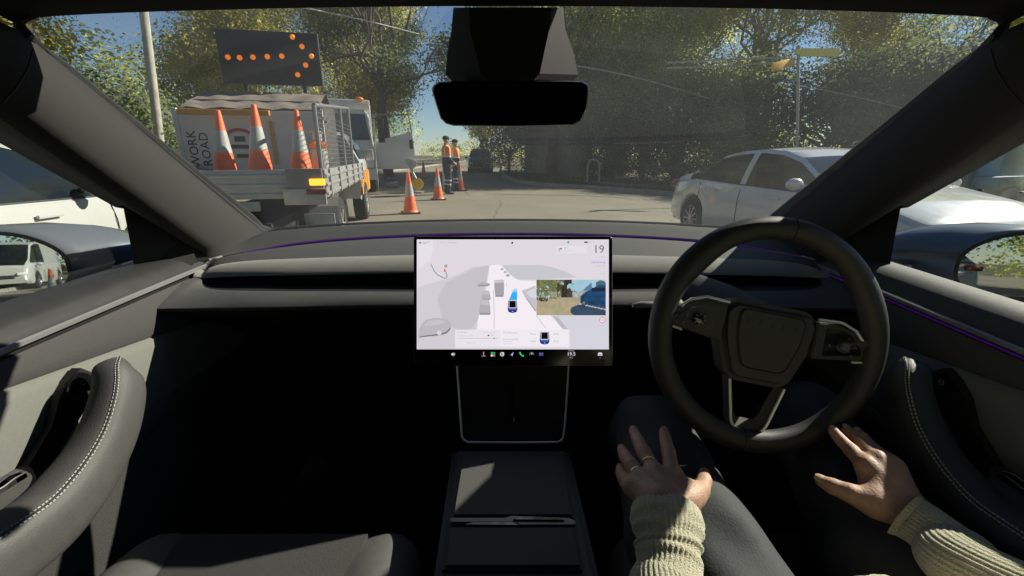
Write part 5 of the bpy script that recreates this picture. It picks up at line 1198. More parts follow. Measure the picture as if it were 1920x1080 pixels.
mb = MB(); c = PY(1458, 127, 13.2); mb.box((bx - .52, by - .35, c.z + .02), (1.10, .03, .20), (0, R(-13), R(34)), .006); mb.build('name_blade', 'street_yellow', sp, label='deeper yellow name blade pointing left')
def wire(pts, r, label, grp='overhead wires'):
    mb = MB(); mb.tube(pts, r, 6); o = mb.build('overhead_wire', 'wire_mat', None); tag(o, label, 'wire', grp)
def wp(lst, y0, y1):
    n = len(lst); return [V3(p) for p in spline([PY(px, py, y0 + (y1 - y0) * i / (n - 1)) for i, (px, py) in enumerate(lst)], 16)]
wire(wp([(430, -20), (570, 14), (700, 42), (845, 80), (960, 112)], 14, 24), .024, 'grey overhead wire left of the mirror housing')
wire(wp([(1060, 120), (1130, 132), (1210, 150), (1330, 185)], 22, 21), .028, 'thin wire sagging right of the mirror housing')
wire(wp([(1250, 118), (1340, 113), (1440, 109), (1500, 112)], 18, 17), .030, 'upper pale wire above the white sedan')
wire(wp([(1250, 128), (1340, 125), (1440, 119), (1500, 121)], 18, 17), .030, 'lower pale wire above the white sedan')
wire(wp([(1490, 160), (1560, 172), (1660, 195), (1800, 230)], 16, 15), .014, 'thin wire right of the street sign post')

# ================================================================ VEHICLE BUILDERS
def wheel(parent, c, r=.33, w_=.22, side=1, rim='alloy', spokes=10):
    e = empty('wheel', c); e.parent = parent
    mb = MB(); mb.lathe([(r * .62, -w_ / 2), (r * .92, -w_ / 2), (r * .985, -w_ * .40), (r, -w_ * .25), (r, w_ * .25), (r * .985, w_ * .40), (r * .92, w_ / 2), (r * .62, w_ / 2), (r * .60, w_ * .3)], 36, 0, 'X'); mb.build('tyre', 'tyre', e, angle=35)
    mb = MB(); o = side * w_ * .42
    mb.lathe([(r * .66, side * w_ * .47), (r * .62, side * w_ * .48), (r * .60, side * w_ * .2), (0, side * w_ * .15)], 36, 1, 'X')
    mb.lathe([(r * .67, side * w_ * .46), (r * .665, side * w_ * .50), (r * .62, side * w_ * .50), (r * .60, side * w_ * .44)], 36, 0, 'X')
    for k in range(spokes):
        a = 2 * math.pi * k / spokes; mb.box((o, math.cos(a) * r * .36, math.sin(a) * r * .36), (.03, r * .50, r * .085), (a, 0, 0), .008)
    mb.lathe([(0, o + side * .025), (r * .12, o + side * .022), (r * .14, o)], 16, 0, 'X'); mb.build('rim', [rim, 'dark_plastic'], e, angle=35)
    return e
def passenger_car(name, loc, rz, label, cat, paint, L_=4.7, W_=1.82, H=1.43, kind='sedan', group=None, zoff=0, lights=True, detail=True):
    e = empty(name, loc, rz, label=label, cat=cat, group=group)
    if kind == 'sedan':
        top = [(-.5, .62), (-.493, .80), (-.48, .93), (-.44, 1.00), (-.36, 1.05), (-.30, 1.10), (-.20, 1.33), (-.11, H - .02), (-.02, H), (.06, H - .03), (.13, H - .12), (.24, 1.02), (.28, .985), (.38, .90), (.46, .78), (.49, .66), (.5, .50)]
        belt = [(-.5, .60), (-.47, .88), (-.3, .97), (.0, .94), (.25, .92), (.4, .82), (.47, .70), (.5, .48)]
        win = (-.345, .235)
    elif kind == 'suv':
        top = [(-.5, .70), (-.495, .95), (-.485, 1.1), (-.44, H - .12), (-.36, H - .02), (-.1, H), (.03, H - .03), (.10, H - .12), (.22, 1.10), (.26, 1.07), (.4, 1.0), (.47, .86), (.495, .7), (.5, .55)]
        belt = [(-.5, .66), (-.48, .98), (-.2, 1.02), (.22, 1.0), (.4, .90), (.47, .78), (.5, .5)]
        win = (-.45, .215)
    else:  # van
        top = [(-.5, .6), (-.497, 1.2), (-.49, H - .08), (-.46, H), (.2, H), (.30, H - .12), (.40, 1.25), (.43, 1.15), (.48, .95), (.497, .75), (.5, .5)]
        belt = [(-.5, .58), (-.49, 1.12), (.40, 1.10), (.46, .92), (.5, .48)]
        win = (.08, .40)
    r = .33 if kind == 'sedan' else .35; wy = (-.30 * L_, .305 * L_)
    ss = sorted(set([round(-.5 + i / 84, 4) for i in range(85)] + [round((w_ + math.cos(math.pi * k / 12) * (r + .05)) / L_, 4) for w_ in wy for k in range(13)]))
    body = MB(); rows = {1: [], -1: []}; info = []
    for s_ in ss:
        y = s_ * L_; zt = lin(top, s_); zb = min(lin(belt, s_), zt - .03); hw = W_ / 2 * (1 - .16 * (abs(s_) * 2) ** 6) * (1 - .02 * (s_ * 2) ** 2)
        z0 = .24 if abs(s_) < .46 else .24 + (abs(s_) - .46) * 1.2
        for w_ in wy:
            d = abs(y - w_)
            if d < r + .05: z0 = max(z0, r + math.sqrt(max(0, (r + .05) ** 2 - d * d)))
        z0 = min(z0, zb - .06); gh = max(zt - zb - .02, .008); tum = .40 if kind != 'van' else .12
        xin = hw - .055; prof = [(hw - .05, z0 - .0), (hw - .012, z0 + (zb - z0) * .12), (hw, z0 + (zb - z0) * .45), (hw - .004, z0 + (zb - z0) * .72), (hw - .022, zb - .05), (hw - .03, zb - .015), (xin + .005, zb), (xin, zb + min(.012, gh * .1))]
        for t_ in (.35, .7, .93): prof.append((xin - tum * gh * t_ ** 1.25, zb + gh * t_))
        xt = prof[-1][0]; prof += [(xt - min(.05, .2 * xt), zt - .004 - .0), (xt * .62, zt + .012), (xt * .3, zt + .022), (0, zt + .025)]
        rows[1].append([Vector((x, y, z)) for x, z in prof]); rows[-1].append([Vector((-x, y, z)) for x, z in prof]); info.append((s_, gh, zt))
    side_g = {}; scr_ = {'front': MB(), 'rear': MB()}
    np_ = len(rows[1][0])
    pb = -.045 if kind == 'sedan' else -.08
    panes = [(win[0], pb - .012), (pb + .012, win[1])] if kind != 'van' else [(win[0], win[1])]
    for sd in (1, -1):
        R_ = rows[sd]; body.v_off = len(body.v); o = len(body.v); body.v += [tuple(p) for rw in R_ for p in rw]
        for i in range(len(R_) - 1):
            s_m = (info[i][0] + info[i + 1][0]) / 2; ghm = min(info[i][1], info[i + 1][1]); slope = abs(info[i + 1][2] - info[i][2]) / ((info[i + 1][0] - info[i][0]) * L_)
            for j in range(np_ - 1):
                f = (o + i * np_ + j, o + i * np_ + j + 1, o + (i + 1) * np_ + j + 1, o + (i + 1) * np_ + j)
                if sd < 0: f = f[::-1]
                isw = None
                if 7 <= j <= 9 and ghm > .09:
                    for k, (a_, b2) in enumerate(panes):
                        if a_ < s_m < b2: isw = ('s', k)
                if j >= 11 and ghm > .06 and slope > .28 and abs(s_m) < .46: isw = 'front' if s_m > 0 else 'rear'
                if isw is None: body.f.append(f); body.m.append(0)
                elif isw in scr_:
                    q_ = [Vector(body.v[k]) for k in f]; scr_[isw].poly([p - Vector((0, 0, .004)) for p in q_])
                else:
                    g_ = side_g.setdefault((sd, isw[1]), MB()); g_.poly([Vector(body.v[k]) - Vector((sd * .004, 0, 0)) for k in f])
    for k in (0, -1):
        body.poly([tuple(p) for p in rows[1][k]] + [tuple(p) for p in reversed(rows[-1][k])])
    # underside and wheel wells
    body.box((0, 0, .30), (W_ - .25, L_ * .92, .12), None, .03, 1)
    for w_ in wy: body.cyl((-W_ / 2 + .06, w_, r), (W_ / 2 - .06, w_, r), r + .045, None, 24, 1)
    bo = body.build('body', [paint, 'dark_plastic'], e, angle=38)
    def weld(mbx, name):
        ob = mbx.build(name, 'car_glass', e, angle=None); bm_ = bmesh.new(); bm_.from_mesh(ob.data); bmesh.ops.remove_doubles(bm_, verts=bm_.verts, dist=.0008); bm_.to_mesh(ob.data); bm_.free(); ob.data.polygons.foreach_set('use_smooth', [True] * len(ob.data.polygons)); return ob
    for k_, g_ in side_g.items(): weld(g_, 'side_window')
    for k_, g_ in scr_.items():
        if g_.f: weld(g_, 'windscreen' if k_ == 'front' else 'rear_window')
    for w_ in wy:
        for sd in (1, -1): wheel(e, (sd * (W_ / 2 - .13), w_, r), r, .21, sd)
    hwx = W_ / 2
    if detail:
        for sd in (1, -1):
            m_ = MB(); m_.tube([(sd * (hwx - .06), win[1] * L_ - .18, 1.0), (sd * (hwx + .03), win[1] * L_ - .20, 1.0)], .025, 8); m_.sphere((sd * (hwx + .11), win[1] * L_ - .20, 1.03), .1, 0, 16, (1.05, .55, .68)); m_.build('door_mirror', paint, e)
            for yy in (pb * L_ + .95, pb * L_ - .12 - .15):
                m_ = MB(); m_.box((sd * (hwx + .004), yy - .25 if yy > 0 else yy - .35, .84), (.025, .19, .028), None, .010); m_.build('door_handle', paint, e)
            for yy, z1 in ((win[1] * L_ - .02, .90), (pb * L_, .93), (win[0] * L_ + .42, .95)):
                m_ = MB(); pts = [(sd * (hwx * 1.0 + .0005 - .002), yy, .30), (sd * (hwx + .0025), yy + .0, .52), (sd * (hwx + .001), yy, .74), (sd * (hwx - .022), yy, z1 - .03)]; m_.tube([Vector(p) * 1.0 for p in pts], .0045, 5)
                m_.build('door_gap', 'dark_plastic', e)
            m_ = MB(); sp_ = [rows[sd][i][7] + Vector((sd * .004, 0, -.004)) for i in range(len(ss)) if win[0] < ss[i] < win[1]]; m_.tube(sp_, .007, 6); m_.build('window_trim', 'dark_plastic', e)
    if lights:
        for sd in (1, -1):
            m_ = MB(); m_.box((sd * (hwx * .70), L_ * .485, .66), (.34, .16, .13), (0, 0, sd * R(-24)), .05); m_.build('headlight', 'refl_tape', e)
            m_ = MB(); m_.box((sd * (hwx * .74), -L_ * .478, .86), (.36, .12, .13), (0, 0, sd * R(20)), .04); m_.build('tail_light', 'red_lens', e)
        m_ = MB(); m_.box((0, L_ * .494, .55), (.9, .08, .16), None, .03); m_.build('grille', 'dark_plastic', e)
    return e
ce = empty
d = R(-134)
sedan = passenger_car('white_sedan', (4.05, 6.12, -.10), R(188), 'white sedan crossing close in front of the driver', 'car', 'sedan_paint', 4.75, 1.84, 1.42)
lc = passenger_car('white_car', (-4.1, 2.55, 0), R(4), 'white car seen through the passenger window', 'car', 'white_paint', 4.6, 1.82, 1.44)
suv = passenger_car('dark_car', (-2.3, 34.0, 0), R(182), 'dark car parked facing us behind the road workers', 'car', 'dark_paint', 4.5, 1.82, 1.65, 'suv')
van = passenger_car('grey_van', (9.1, 8.9, -.2), R(-64), 'grey van in shade beyond the sedan bonnet', 'van', 'grey_paint', 4.9, 1.9, 2.0, 'van')
blu = passenger_car('blue_car', (11.5, 14.6, -.2), R(-70), 'blue car parked behind the grey van', 'car', 'blue_paint', 4.3, 1.78, 1.48)
mv = passenger_car('white_van', (-9.5, -26, 0), R(-3), 'white van visible in the passenger side mirror', 'van', 'white_paint', 5.0, 1.9, 2.0, 'van')
tv = passenger_car('teal_van', (-7.4, -12.5, 0), R(-3), 'teal van at the edge of the passenger mirror', 'van', 'teal_paint', 5.0, 1.9, 2.3, 'van')
rc = passenger_car('white_car', (5.2, -14.5, 0), R(184), 'white car visible in the driver side mirror', 'car', 'white_paint', 4.5, 1.8, 1.45)
yl = MB(); p = GP(937, 316); yl.box(p + Vector((0, 6.0, .30)), (.9, .5, .32), None, .08); yl.tube([p + Vector((-.45, 6, .3)), p + Vector((-.6, 6, .62)), p + Vector((-.5, 6, .66))], .05, 8); yl.tube([p + Vector((.45, 6, .3)), p + Vector((.58, 6, .62)), p + Vector((.48, 6, .66))], .05, 8)
tag(yl.build('barrier', 'street_pale', None), 'small pale yellow object on the verge behind the dark car', 'barrier')

# ================================================================ CONES
def cone_proto(name, loc, label, group, H=.90, tilt=(0, 0, 0)):
    e = empty(name, loc, 0, label=label, cat='traffic cone', group=group); e.rotation_euler = tilt; k = H / .9
    def rr_(z): return (.155 - (.155 - .030) * z / .86) * k
    mb = MB(); mb.lathe([(rr_(z) + .0, z * k) for z in (.04, .16, .30, .38)], 28); mb.lathe([(rr_(z), z * k) for z in (.645, .74, .86)] + [(.026 * k, .885 * k), (.018 * k, .89 * k)], 28)
    mb.lathe([(.175 * k, .035 * k), (.17 * k, .055 * k), (rr_(.07) + .004, .075 * k)], 28); mb.build('cone_body', 'cone_orange', e)
    mb = MB(); mb.lathe([(rr_(z) + .0015, z * k) for z in (.38, .50, .645)], 28); mb.build('reflective_band', 'cone_white', e)
    mb = MB(); mb.box((0, 0, .018 * k), (.40 * k, .40 * k, .036 * k), (0, 0, .3), .012); mb.build('cone_foot', 'cone_base', e); return e
c0 = cone_proto('traffic_cone', GP(770, 400), 'orange road cone nearest the car, beside the ute', 'cones on the road')
def conecp(p, lab, g='cones on the road', tilt=(0, 0, 0), sc=1): c = copy_tree(c0); c.location = p; c.rotation_euler = tilt; c.scale = (sc,) * 3; c['label'] = lab; c['group'] = g; return c
conecp(GP(822, 374.5), 'orange road cone just left of the two workers'); conecp(GP(863, 357.5), 'orange road cone at the right of the two workers', sc=1.02)
conecp(GP(795, 333), 'small distant orange cone beyond the sign stand'); 
conecp(Vector((-5.2, -14.0, 0)), 'orange cone reflected in the passenger side mirror', 'cones behind the car')

# ================================================================ THE UTE WITH ARROW BOARD
UR = R(12.5); uc = Vector((-3.58, 6.9, 0))
ute = empty('work_ute', uc, UR, label='white tray back work ute carrying a lit arrow board', cat='truck')
UM = Matrix.Translation(uc) @ Matrix.Rotation(UR, 4, 'Z'); UI = UM.inverted()
def lp(px, py, yl): # photo pixel -> ute local point on the plane local y = yl
    r_ = ray(px, py); o_ = UI @ CO; d_ = (UI.to_3x3() @ r_); t_ = (yl - o_.y) / d_.y; return o_ + d_ * t_
yr = -2.55; zt_ = lp(560, 318, yr).z; zb_ = lp(560, 372, yr).z; xr = lp(607, 340, yr).x
hw = 1.0; xr = min(max(xr, .7), 1.3); xl = xr - 1.95; xc = (xl + xr) / 2
mb = MB(); mb.box((xc, .35 - .9, zb_ + .08), (1.95, 4.0, .09), None, .01); mb.build('tray_deck', 'alu_dark', ute)
mb = MB(); hgt = zt_ - zb_
mb.box((xc - .15, yr, (zt_ + zb_) / 2), (1.62, .035, hgt), None, .008)
for k in range(3): mb.box((xc - .15, yr - .022, zb_ + hgt * (.14 + .32 * k)), (1.60, .02, .035), None, .008)
tg = mb.build('tailgate', 'alu', ute)
mb = MB(); mb.box((xc - .35, yr - .045, zb_ + hgt * .62), (.20, .004, .03)); mb.build('tailgate_badge', 'alu_dark', tg)
mb = MB(); mb.box((xr - .17, yr - .03, (zt_ + zb_) / 2 + .0), (.34, .05, hgt + .02), None, .01); mb.build('tray_corner_panel', 'alu_dark', ute)
def trayside(x, nm):
    mb = MB(); mb.box((x, -.55, (zt_ + zb_) / 2), (.03, 3.95, hgt), None, .008)
    for k in range(3): mb.box((x + (.02 if x > xc else -.02), -.55, zb_ + hgt * (.14 + .32 * k)), (.02, 3.93, .035), None, .008)
    for k in range(6): mb.box((x + (.028 if x > xc else -.028), -2.3 + k * .7, (zt_ + zb_) / 2), (.02, .05, hgt), None, .005)
    mb.build(nm, 'alu', ute)
trayside(xr, 'tray_side'); trayside(xl, 'tray_side')
mb = MB(); mb.box((xr - .18, yr - .06, zb_ + .02), (.40, .05, .16), None, .01); mb.box((xc - .3, yr - .02, zb_ - .07), (1.3, .06, .10), None, .01); mb.build('bumper', 'alu', ute)
p = lp(596, 349, yr - .08); mb = MB(); mb.box((p.x, yr - .085, p.z + .04), (.15, .03, .065), None, .012); mb.build('tail_light', 'amber_lit', ute, label='lit amber indicator at the right rear corner')
mb = MB(); mb.box((p.x - .02, yr - .085, p.z - .055), (.19, .03, .055), None, .012); mb.build('tail_light', 'red_lens', ute, label='dark orange lower lens under the indicator')
mb = MB(); mb.box((xc - .25, yr - .06, zb_ - .06), (.62, .01, .11)); mb.build('number_plate', 'yellow_bar', ute)
mb = MB(); mb.box((xc, -.2, .50), (1.0, 5.2, .22), None, .03); mb.box((xc, yr + .35, .42), (1.4, .25, .12), None, .03); mb.cyl((xc - .8, -1.45, .36), (xc + .8, -1.45, .36), .07); mb.build('chassis', 'dark_plastic', ute)
for yy in (-1.45, 1.95):
    for sd, x in ((1, xr - .13), (-1, xl + .13)): wheel(ute, (x, yy, .37), .37, .24, sd, 'alu', 6)
mb = MB()
for x in (xr - .16, xl + .16):
    for k in range(10):
        a0, a1 = math.pi * k / 10, math.pi * (k + 1) / 10; mb.grid([[Vector((x + dx, -1.45 + .47 * math.cos(a), .40 + .44 * math.sin(a))) for dx in (-.16, .16)] for a in (a0, a1)])
    mb.box((x, yr + .42, .38), (.32, .02, .46), None, .004)
mb.build('mudguard', 'alu', ute, label='pale mudguards and flaps over the rear wheels')
# cab
cx = xc; mb = MB(); secs = [(1.42, .45, 1.0, 1.58), (1.50, .42, 1.0, 1.64), (2.2, .42, 1.0, 1.65), (2.45, .42, 1.0, 1.60), (2.95, .45, .98, 1.22), (3.5, .45, .94, 1.08), (3.72, .5, .86, .95), (3.76, .5, .82, .7)]
rows = []
for y, z0, hh, z1 in secs:
    zbelt = min(1.12, z1 - .06); hw_ = .93 * hh; tin = .40 * (z1 - zbelt)
    rows.append([Vector((cx + sx, y, z)) for sx, z in ((-hw_ + .03, z0), (-hw_, z0 + .25), (-hw_, zbelt), (-hw_ + tin + .02, z1 - .05), (-hw_ + tin + .10, z1), (0, z1 + .02), (hw_ - tin - .10, z1), (hw_ - tin - .02, z1 - .05), (hw_, zbelt), (hw_, z0 + .25), (hw_ - .03, z0))])
mb.grid(rows); mb.poly(rows[0]); mb.poly(list(reversed(rows[-1]))); cab = mb.build('cab', 'truck_white', ute, angle=40)
mb = MB(); mb.quad((cx - .66, 1.41, 1.20), (cx + .66, 1.41, 1.20), (cx + .58, 1.43, 1.50), (cx - .58, 1.43, 1.50)); mb.build('rear_window', 'car_glass', cab)
for sd in (1, -1):
    mb = MB(); mb.poly([(cx + sd * .925, 1.62, 1.17), (cx + sd * .925, 2.75, 1.17), (cx + sd * .80, 2.42, 1.50), (cx + sd * .795, 1.62, 1.54)]); mb.build('side_window', 'car_glass', cab, smooth=False)
    mb = MB(); mb.box((cx + sd * 1.04, 2.5, 1.24), (.15, .06, .22), None, .03); mb.build('door_mirror', 'white_paint', cab)
mb = MB(); 
for k in range(9):
    for j in range(3):
        if (k + j) % 2 == 0: mb.box((cx + .945, 1.50 + k * .16, .60 + j * .14), (.012, .155, .135), None, 0)
mb.build('check_marking', 'checks_orange', cab, label='orange and yellow checks low on the cab side')
mb = MB(); mb.box((cx + .938, 2.3, .72), (.006, 1.7, .40)); mb.build('side_band', 'yellow_bar', cab)
mb = MB(); mb.lathe([(.10, 0), (.10, .006), (.085, .008)], 20, axis='X', c=(cx + .938, 2.95, .98)); mb.build('door_emblem', 'alu_dark', cab)
# racks, boards and tarp
yb = -.5
sbT, sbB = lp(470, 212, yb).z, lp(470, 308, yb).z; sL, sR = lp(338, 260, yb).x, lp(606, 260, yb).x
mb = MB(); mb.box(((sL + sR) / 2, yb, (sbT + sbB) / 2 - .02), (sR - sL, .04, sbT - sbB + .1), None, .006)
for x in (sL, sR): mb.box((x, yb, (sbT + zb_) / 2), (.06, .06, sbT - zb_ + .1), None, .01)
board = mb.build('sign_rack', 'sign_white', ute, angle=35)
mb = MB()
def lettr(t, px, py, size, rot):
    vs_, fs_ = text_geo(t, size); c = lp(px, py, yb - .024); m_ = Matrix.Translation(c) @ Matrix.Rotation(R(90), 4, 'X') @ Matrix.Rotation(rot, 4, 'Z'); mb.add([m_ @ v_ for v_ in vs_], fs_)
lettr('ROAD', 386, 280, .155, R(90)); lettr('WORK', 364, 280, .155, R(90)); mb.build('board_lettering', 'print_black', board, smooth=False)
mb = MB(); c = lp(452, 275, yb - .026)
for k in range(14):
    a0, a1 = math.pi * (.15 + .7 * k / 14), math.pi * (.15 + .7 * (k + 1) / 14); mb.quad(*[Vector((c.x + rr_ * math.cos(a) * 1.0, c.y, c.z + rr_ * math.sin(a))) for rr_, a in ((.20, a0), (.24, a0), (.24, a1), (.20, a1))])
mb.build('board_arc', 'print_red', board, smooth=False)
mb = MB(); mb.box((c.x, c.y, c.z + .10), (.13, .004, .07), None, 0); mb.box((c.x + .02, c.y, c.z + .0), (.30, .004, .05)); mb.box((c.x + .03, c.y, c.z - .12), (.20, .004, .05)); mb.build('board_symbol', 'print_black', board, smooth=False)
mb = MB(); a = lp(518, 300, yb - .03); mb.box((a.x, a.y, (sbT + sbB) / 2 - .05), (.05, .01, sbT - sbB - .1)); mb.build('board_stripe', 'yellow_bar', board)
mb = MB(); a, b_ = lp(332, 209, yb - .15), lp(505, 209, yb - .15); mb.box(((a.x + b_.x) / 2, yb - .15, a.z), (b_.x - a.x, .07, .07), None, .015); mb.build('yellow_rail', 'yellow_bar', ute)
tp = lp(470, 172, .3).z; tb = lp(470, 205, -.3).z; mb = MB(); rows = []; rr = random.Random(6)
for i in range(10):
    y = -.45 + i * .17; rows.append([Vector((sL + .05 + (sR - sL - .1) * j / 24, y, tb + (tp - tb) * min(1, i / 5) + .010 * math.sin(j * 1.1 + i) + rr.uniform(-.006, .006) - (.02 * i if i > 6 else 0))) for j in range(25)])
mb.grid(rows); mb.build('tarpaulin', 'tarp_brown', ute, label='brown sheet over the load below the arrow board')
mb = MB(); mb.box(((sL + sR) / 2, .55, (tp + zb_) / 2), (sR - sL - .1, 1.3, tp - zb_ - .30), None, .03); mb.build('load_box', 'alu_dark', ute)
# side mesh cage
mb = MB(); y0, y1 = yr + .12, .35; zc = lp(640, 178, -.3).z - .12; 
for (a, b_) in (((xr - .03, y0, zt_), (xr - .03, y0 + .0, zc - .22)), ((xr - .03, y1, zt_), (xr - .03, y1, zc)), ((xr - .03, y0, zc - .22), (xr - .03, y1, zc)), ((xr - .03, -.6, zt_), (xr - .03, -.6, zc - .08))): mb.tube([a, b_], .022, 8)
for k in range(34): y = y0 + (y1 - y0) * k / 33; mb.tube([(xr - .03, y, zt_), (xr - .03, y, zc - .22 + .15 * k / 33)], .0045, 4, cap=False)
for k in range(12): z = zt_ + (zc - .22 - zt_) * k / 12; mb.tube([(xr - .03, y0, z), (xr - .03, y1, z)], .003, 4, cap=False)
mb.build('mesh_cage', 'alu_dark', ute)
# arrow board
ya = .5; q4 = [lp(403, 58, ya), lp(592, 57, ya), lp(606, 157, ya), lp(418, 160, ya)]; ac = sum(q4, Vector()) / 4; aw = ((q4[1] - q4[0]).length + (q4[2] - q4[3]).length) / 2; ah = ((q4[0] - q4[3]).length + (q4[1] - q4[2]).length) / 2
ab = MB(); ab.box(ac + Vector((0, .05, 0)), (aw, .09, ah), None, .012)
for x in (-.3, .3): ab.box((ac.x + x * aw, ac.y + .08, (ac.z + tp) / 2 - .2), (.05, .05, ac.z - tp + .5), None, .008)
abo = ab.build('arrow_board', 'board_black', ute, angle=35)
mb = MB(); mb.box(ac + Vector((0, .003, 0)), (aw - .03, .004, ah - .03)); 
for px, py in ((427, 107), (449, 108), (474, 107), (501, 106), (528, 105), (548, 69), (566, 87), (584, 105), (573, 122), (558, 140)):
    p = lp(px, py, ac.y - .004); m_ = MB(); m_.lathe([(0, -.034), (.018, -.032), (.032, -.022), (.038, 0)], 16, axis='Y', c=(p.x, ac.y + .003, p.z)); m_.build('arrow_lamp', 'amber_led', abo)
for px, py in ((430, 76), (455, 135), (500, 70), (520, 140)):
    p = lp(px, py, ac.y - .004); m_ = MB(); m_.lathe([(0, -.024), (.018, -.022), (.030, -.012), (.034, 0)], 16, axis='Y', c=(p.x, ac.y + .003, p.z)); m_.build('arrow_lamp', 'dark_plastic', abo, label='unlit lamp')
# cones, lamp and bottle standing in the tray
def tc(px, yl, lab, tilt):
    b = lp(px, 330, yl); p = UM @ Vector((b.x, yl, zb_ + .13)); return conecp(p, lab, 'cones in the ute tray', tilt, .92)
def ztop(px, py, yl): return lp(px, py, yl).z
for px, py, yl, lab in ((424, 206, -2.05, 'orange cone at the left of the ute tray'), (490, 195, -2.10, 'tallest orange cone in the middle of the ute tray'), (566, 205, -2.15, 'orange cone at the right of the ute tray')):
    h = ztop(px, py, yl) - (zb_ + .13); c_ = tc(px, yl, lab, (R(-3), R(1), 0)); c_.scale = (h / .89,) * 3
lb = lp(596, 270, -1.9); lz = zb_ + .13; mb = MB(); e = empty('warning_lamp', UM @ Vector((lb.x - .0, -1.9, lz)), UR, label='white canister with amber lamp cluster in the tray corner', cat='lamp')
hh = lp(612, 246, -1.9).z - lz
mb.lathe([(0, .0), (.085, .0), (.09, .02), (.09, hh * .60), (.08, hh * .66)], 20); mb.build('canister', 'dirty_white', e)
mb = MB(); mb.lathe([(.08, hh * .66), (.10, hh * .68), (.10, hh * .76), (.05, hh * .82)], 20); mb.build('lamp_ring', 'amber_off', e); mb = MB(); mb.lathe([(.05, hh * .8), (.05, hh * .96), (.07, hh * .97), (.07, hh), (0, hh)], 16); mb.build('lamp_cap', 'dirty_white', e)

# ================================================================ WHITE TRUCK
g0 = GP(652, 364); TY = g0.y; TX_ = PY(641, 300, TY).x
tk = empty('white_truck', (TX_, TY, 0), R(20), label='white cab over truck with its right door swung open', cat='truck')
def tz(py): return PY(652, py, TY).z
def tx(px, y=None): return PY(px, 270, y or TY).x - TX_
Wt = 1.05; H1 = tz(205); H2 = tz(183)
mb = MB(); secs = [(0, .0), (.12, .06), (1.5, .02), (1.75, .0)]
prof = [(-Wt, .75), (-Wt - .02, 1.3), (-Wt + .0, 1.45), (-Wt + .10, H1 - .12), (-Wt + .2, H1), (0, H1 + .04), (Wt - .2, H1), (Wt - .10, H1 - .12), (Wt, 1.45), (Wt + .02, 1.3), (Wt, .75)]
rows = [[Vector((x * (.96 if i == 0 else 1), (0 if z < 1.45 else (z - 1.45) * .12) + (0 if i == 0 else y), z)) for x, z in prof] for i, (y, k) in enumerate(secs)]
mb.grid(rows); mb.poly(rows[0]); mb.poly(list(reversed(rows[-1]))); mb.box((0, .9, .68), (2.0, 1.7, .2), None, .04); mb.box((0, -.05, .62), (2.08, .25, .36), None, .05)
cabt = mb.build('cab', 'truck_white', tk, angle=40)
mb = MB(); zw0, zw1 = tz(262), tz(212); mb.quad((-Wt + .12, -.008 + (zw0 - 1.45) * .12, zw0), (Wt - .12, -.008 + (zw0 - 1.45) * .12, zw0), (Wt - .22, -.008 + (zw1 - 1.45) * .12, zw1), (-Wt + .22, -.008 + (zw1 - 1.45) * .12, zw1)); mb.build('windscreen', 'truck_glass', cabt, smooth=False)
mb = MB(); mb.box((0, -.03, 1.28), (1.3, .05, .16), None, .02); mb.build('grille', 'dark_plastic', cabt)
for sd in (1, -1):
    mb = MB(); mb.box((sd * .80, -.14, .95), (.36, .12, .24), None, .04); mb.build('headlight', 'refl_tape', cabt)
    mb = MB(); mb.tube([(sd * Wt, .1, H1 - .25), (sd * (Wt + .22), -.2, H1 - .22)], .015, 6); mb.box((sd * (Wt + .22), -.2, H1 - .62), (.2, .06, .72), None, .04); mb.build('door_mirror', 'dark_plastic', cabt)
    mb = MB(); mb.sphere((sd * .72, .35, H2 + .02), .10, 0, 14, (1.3, 1, .7)); mb.build('beacon', 'amber_off', cabt)
mb = MB(); mb.box((0, 4.0, (H2 + .85) / 2), (2.25, 4.2, H2 - .85), None, .04); mb.box((0, .95, (H1 + H2) / 2 + .02), (2.05, 1.1, H2 - H1 - .02), None, .05); mb.box((0, 3.6, .72), (1.0, 5.0, .24)); mb.build('truck_body', 'dirty_white', tk, angle=35)
for yy in (.75, 4.9):
    for sd in (1, -1): wheel(tk, (sd * .90, yy, .42), .42, .26, sd, 'alu', 6)
mb = MB(); hx = Wt + .03; x1 = tx(770, TY - .25) ; zt1, zt0 = tz(262) , tz(352); dyy = -.35
dpts = lambda pts: [Vector((x, .15 + (x - hx) * dyy / max(.1, (x1 - hx)), z)) for x, z in pts]
def fr_(mbx, pts, th=.06):
    a = dpts(pts); b = [p + Vector((0, th, 0)) for p in a]; mbx.poly(a); mbx.poly(list(reversed(b))); mbx.grid([a, b], 0, close_u=True)
fr_(mb, [(hx, .78), (x1 - .12, .78), (x1 - .02, .90), (x1, 1.40), (x1 - .05, tz(245)), (hx + .35, tz(258)), (hx, tz(266))])
dr_ = mb.build('open_door', 'truck_white', tk, angle=30, label='open right cab door held wide')
mb = MB(); P_ = dpts([(hx, tz(266)), (hx + .02, tz(212)), (x1 - .12, tz(212)), (x1 - .05, tz(245))]); mb.tube([p + Vector((0, .03, 0)) for p in P_], .03, 8); mb.build('window_frame', 'grey_paint', dr_)
mb = MB(); P_ = dpts([(hx + .05, tz(258)), (hx + .05, tz(215)), (x1 - .14, tz(215)), (x1 - .08, tz(250))]); mb.poly([p + Vector((0, .03, 0)) for p in P_]); mb.build('door_glass', 'side_glass', dr_, smooth=False)
mb = MB(); p = dpts([(x1 - .10, tz(267))])[0]; mb.box(p + Vector((0, -.03, -.05)), (.10, .03, .28), None, .02); mb.build('door_handle', 'dark_plastic', dr_)
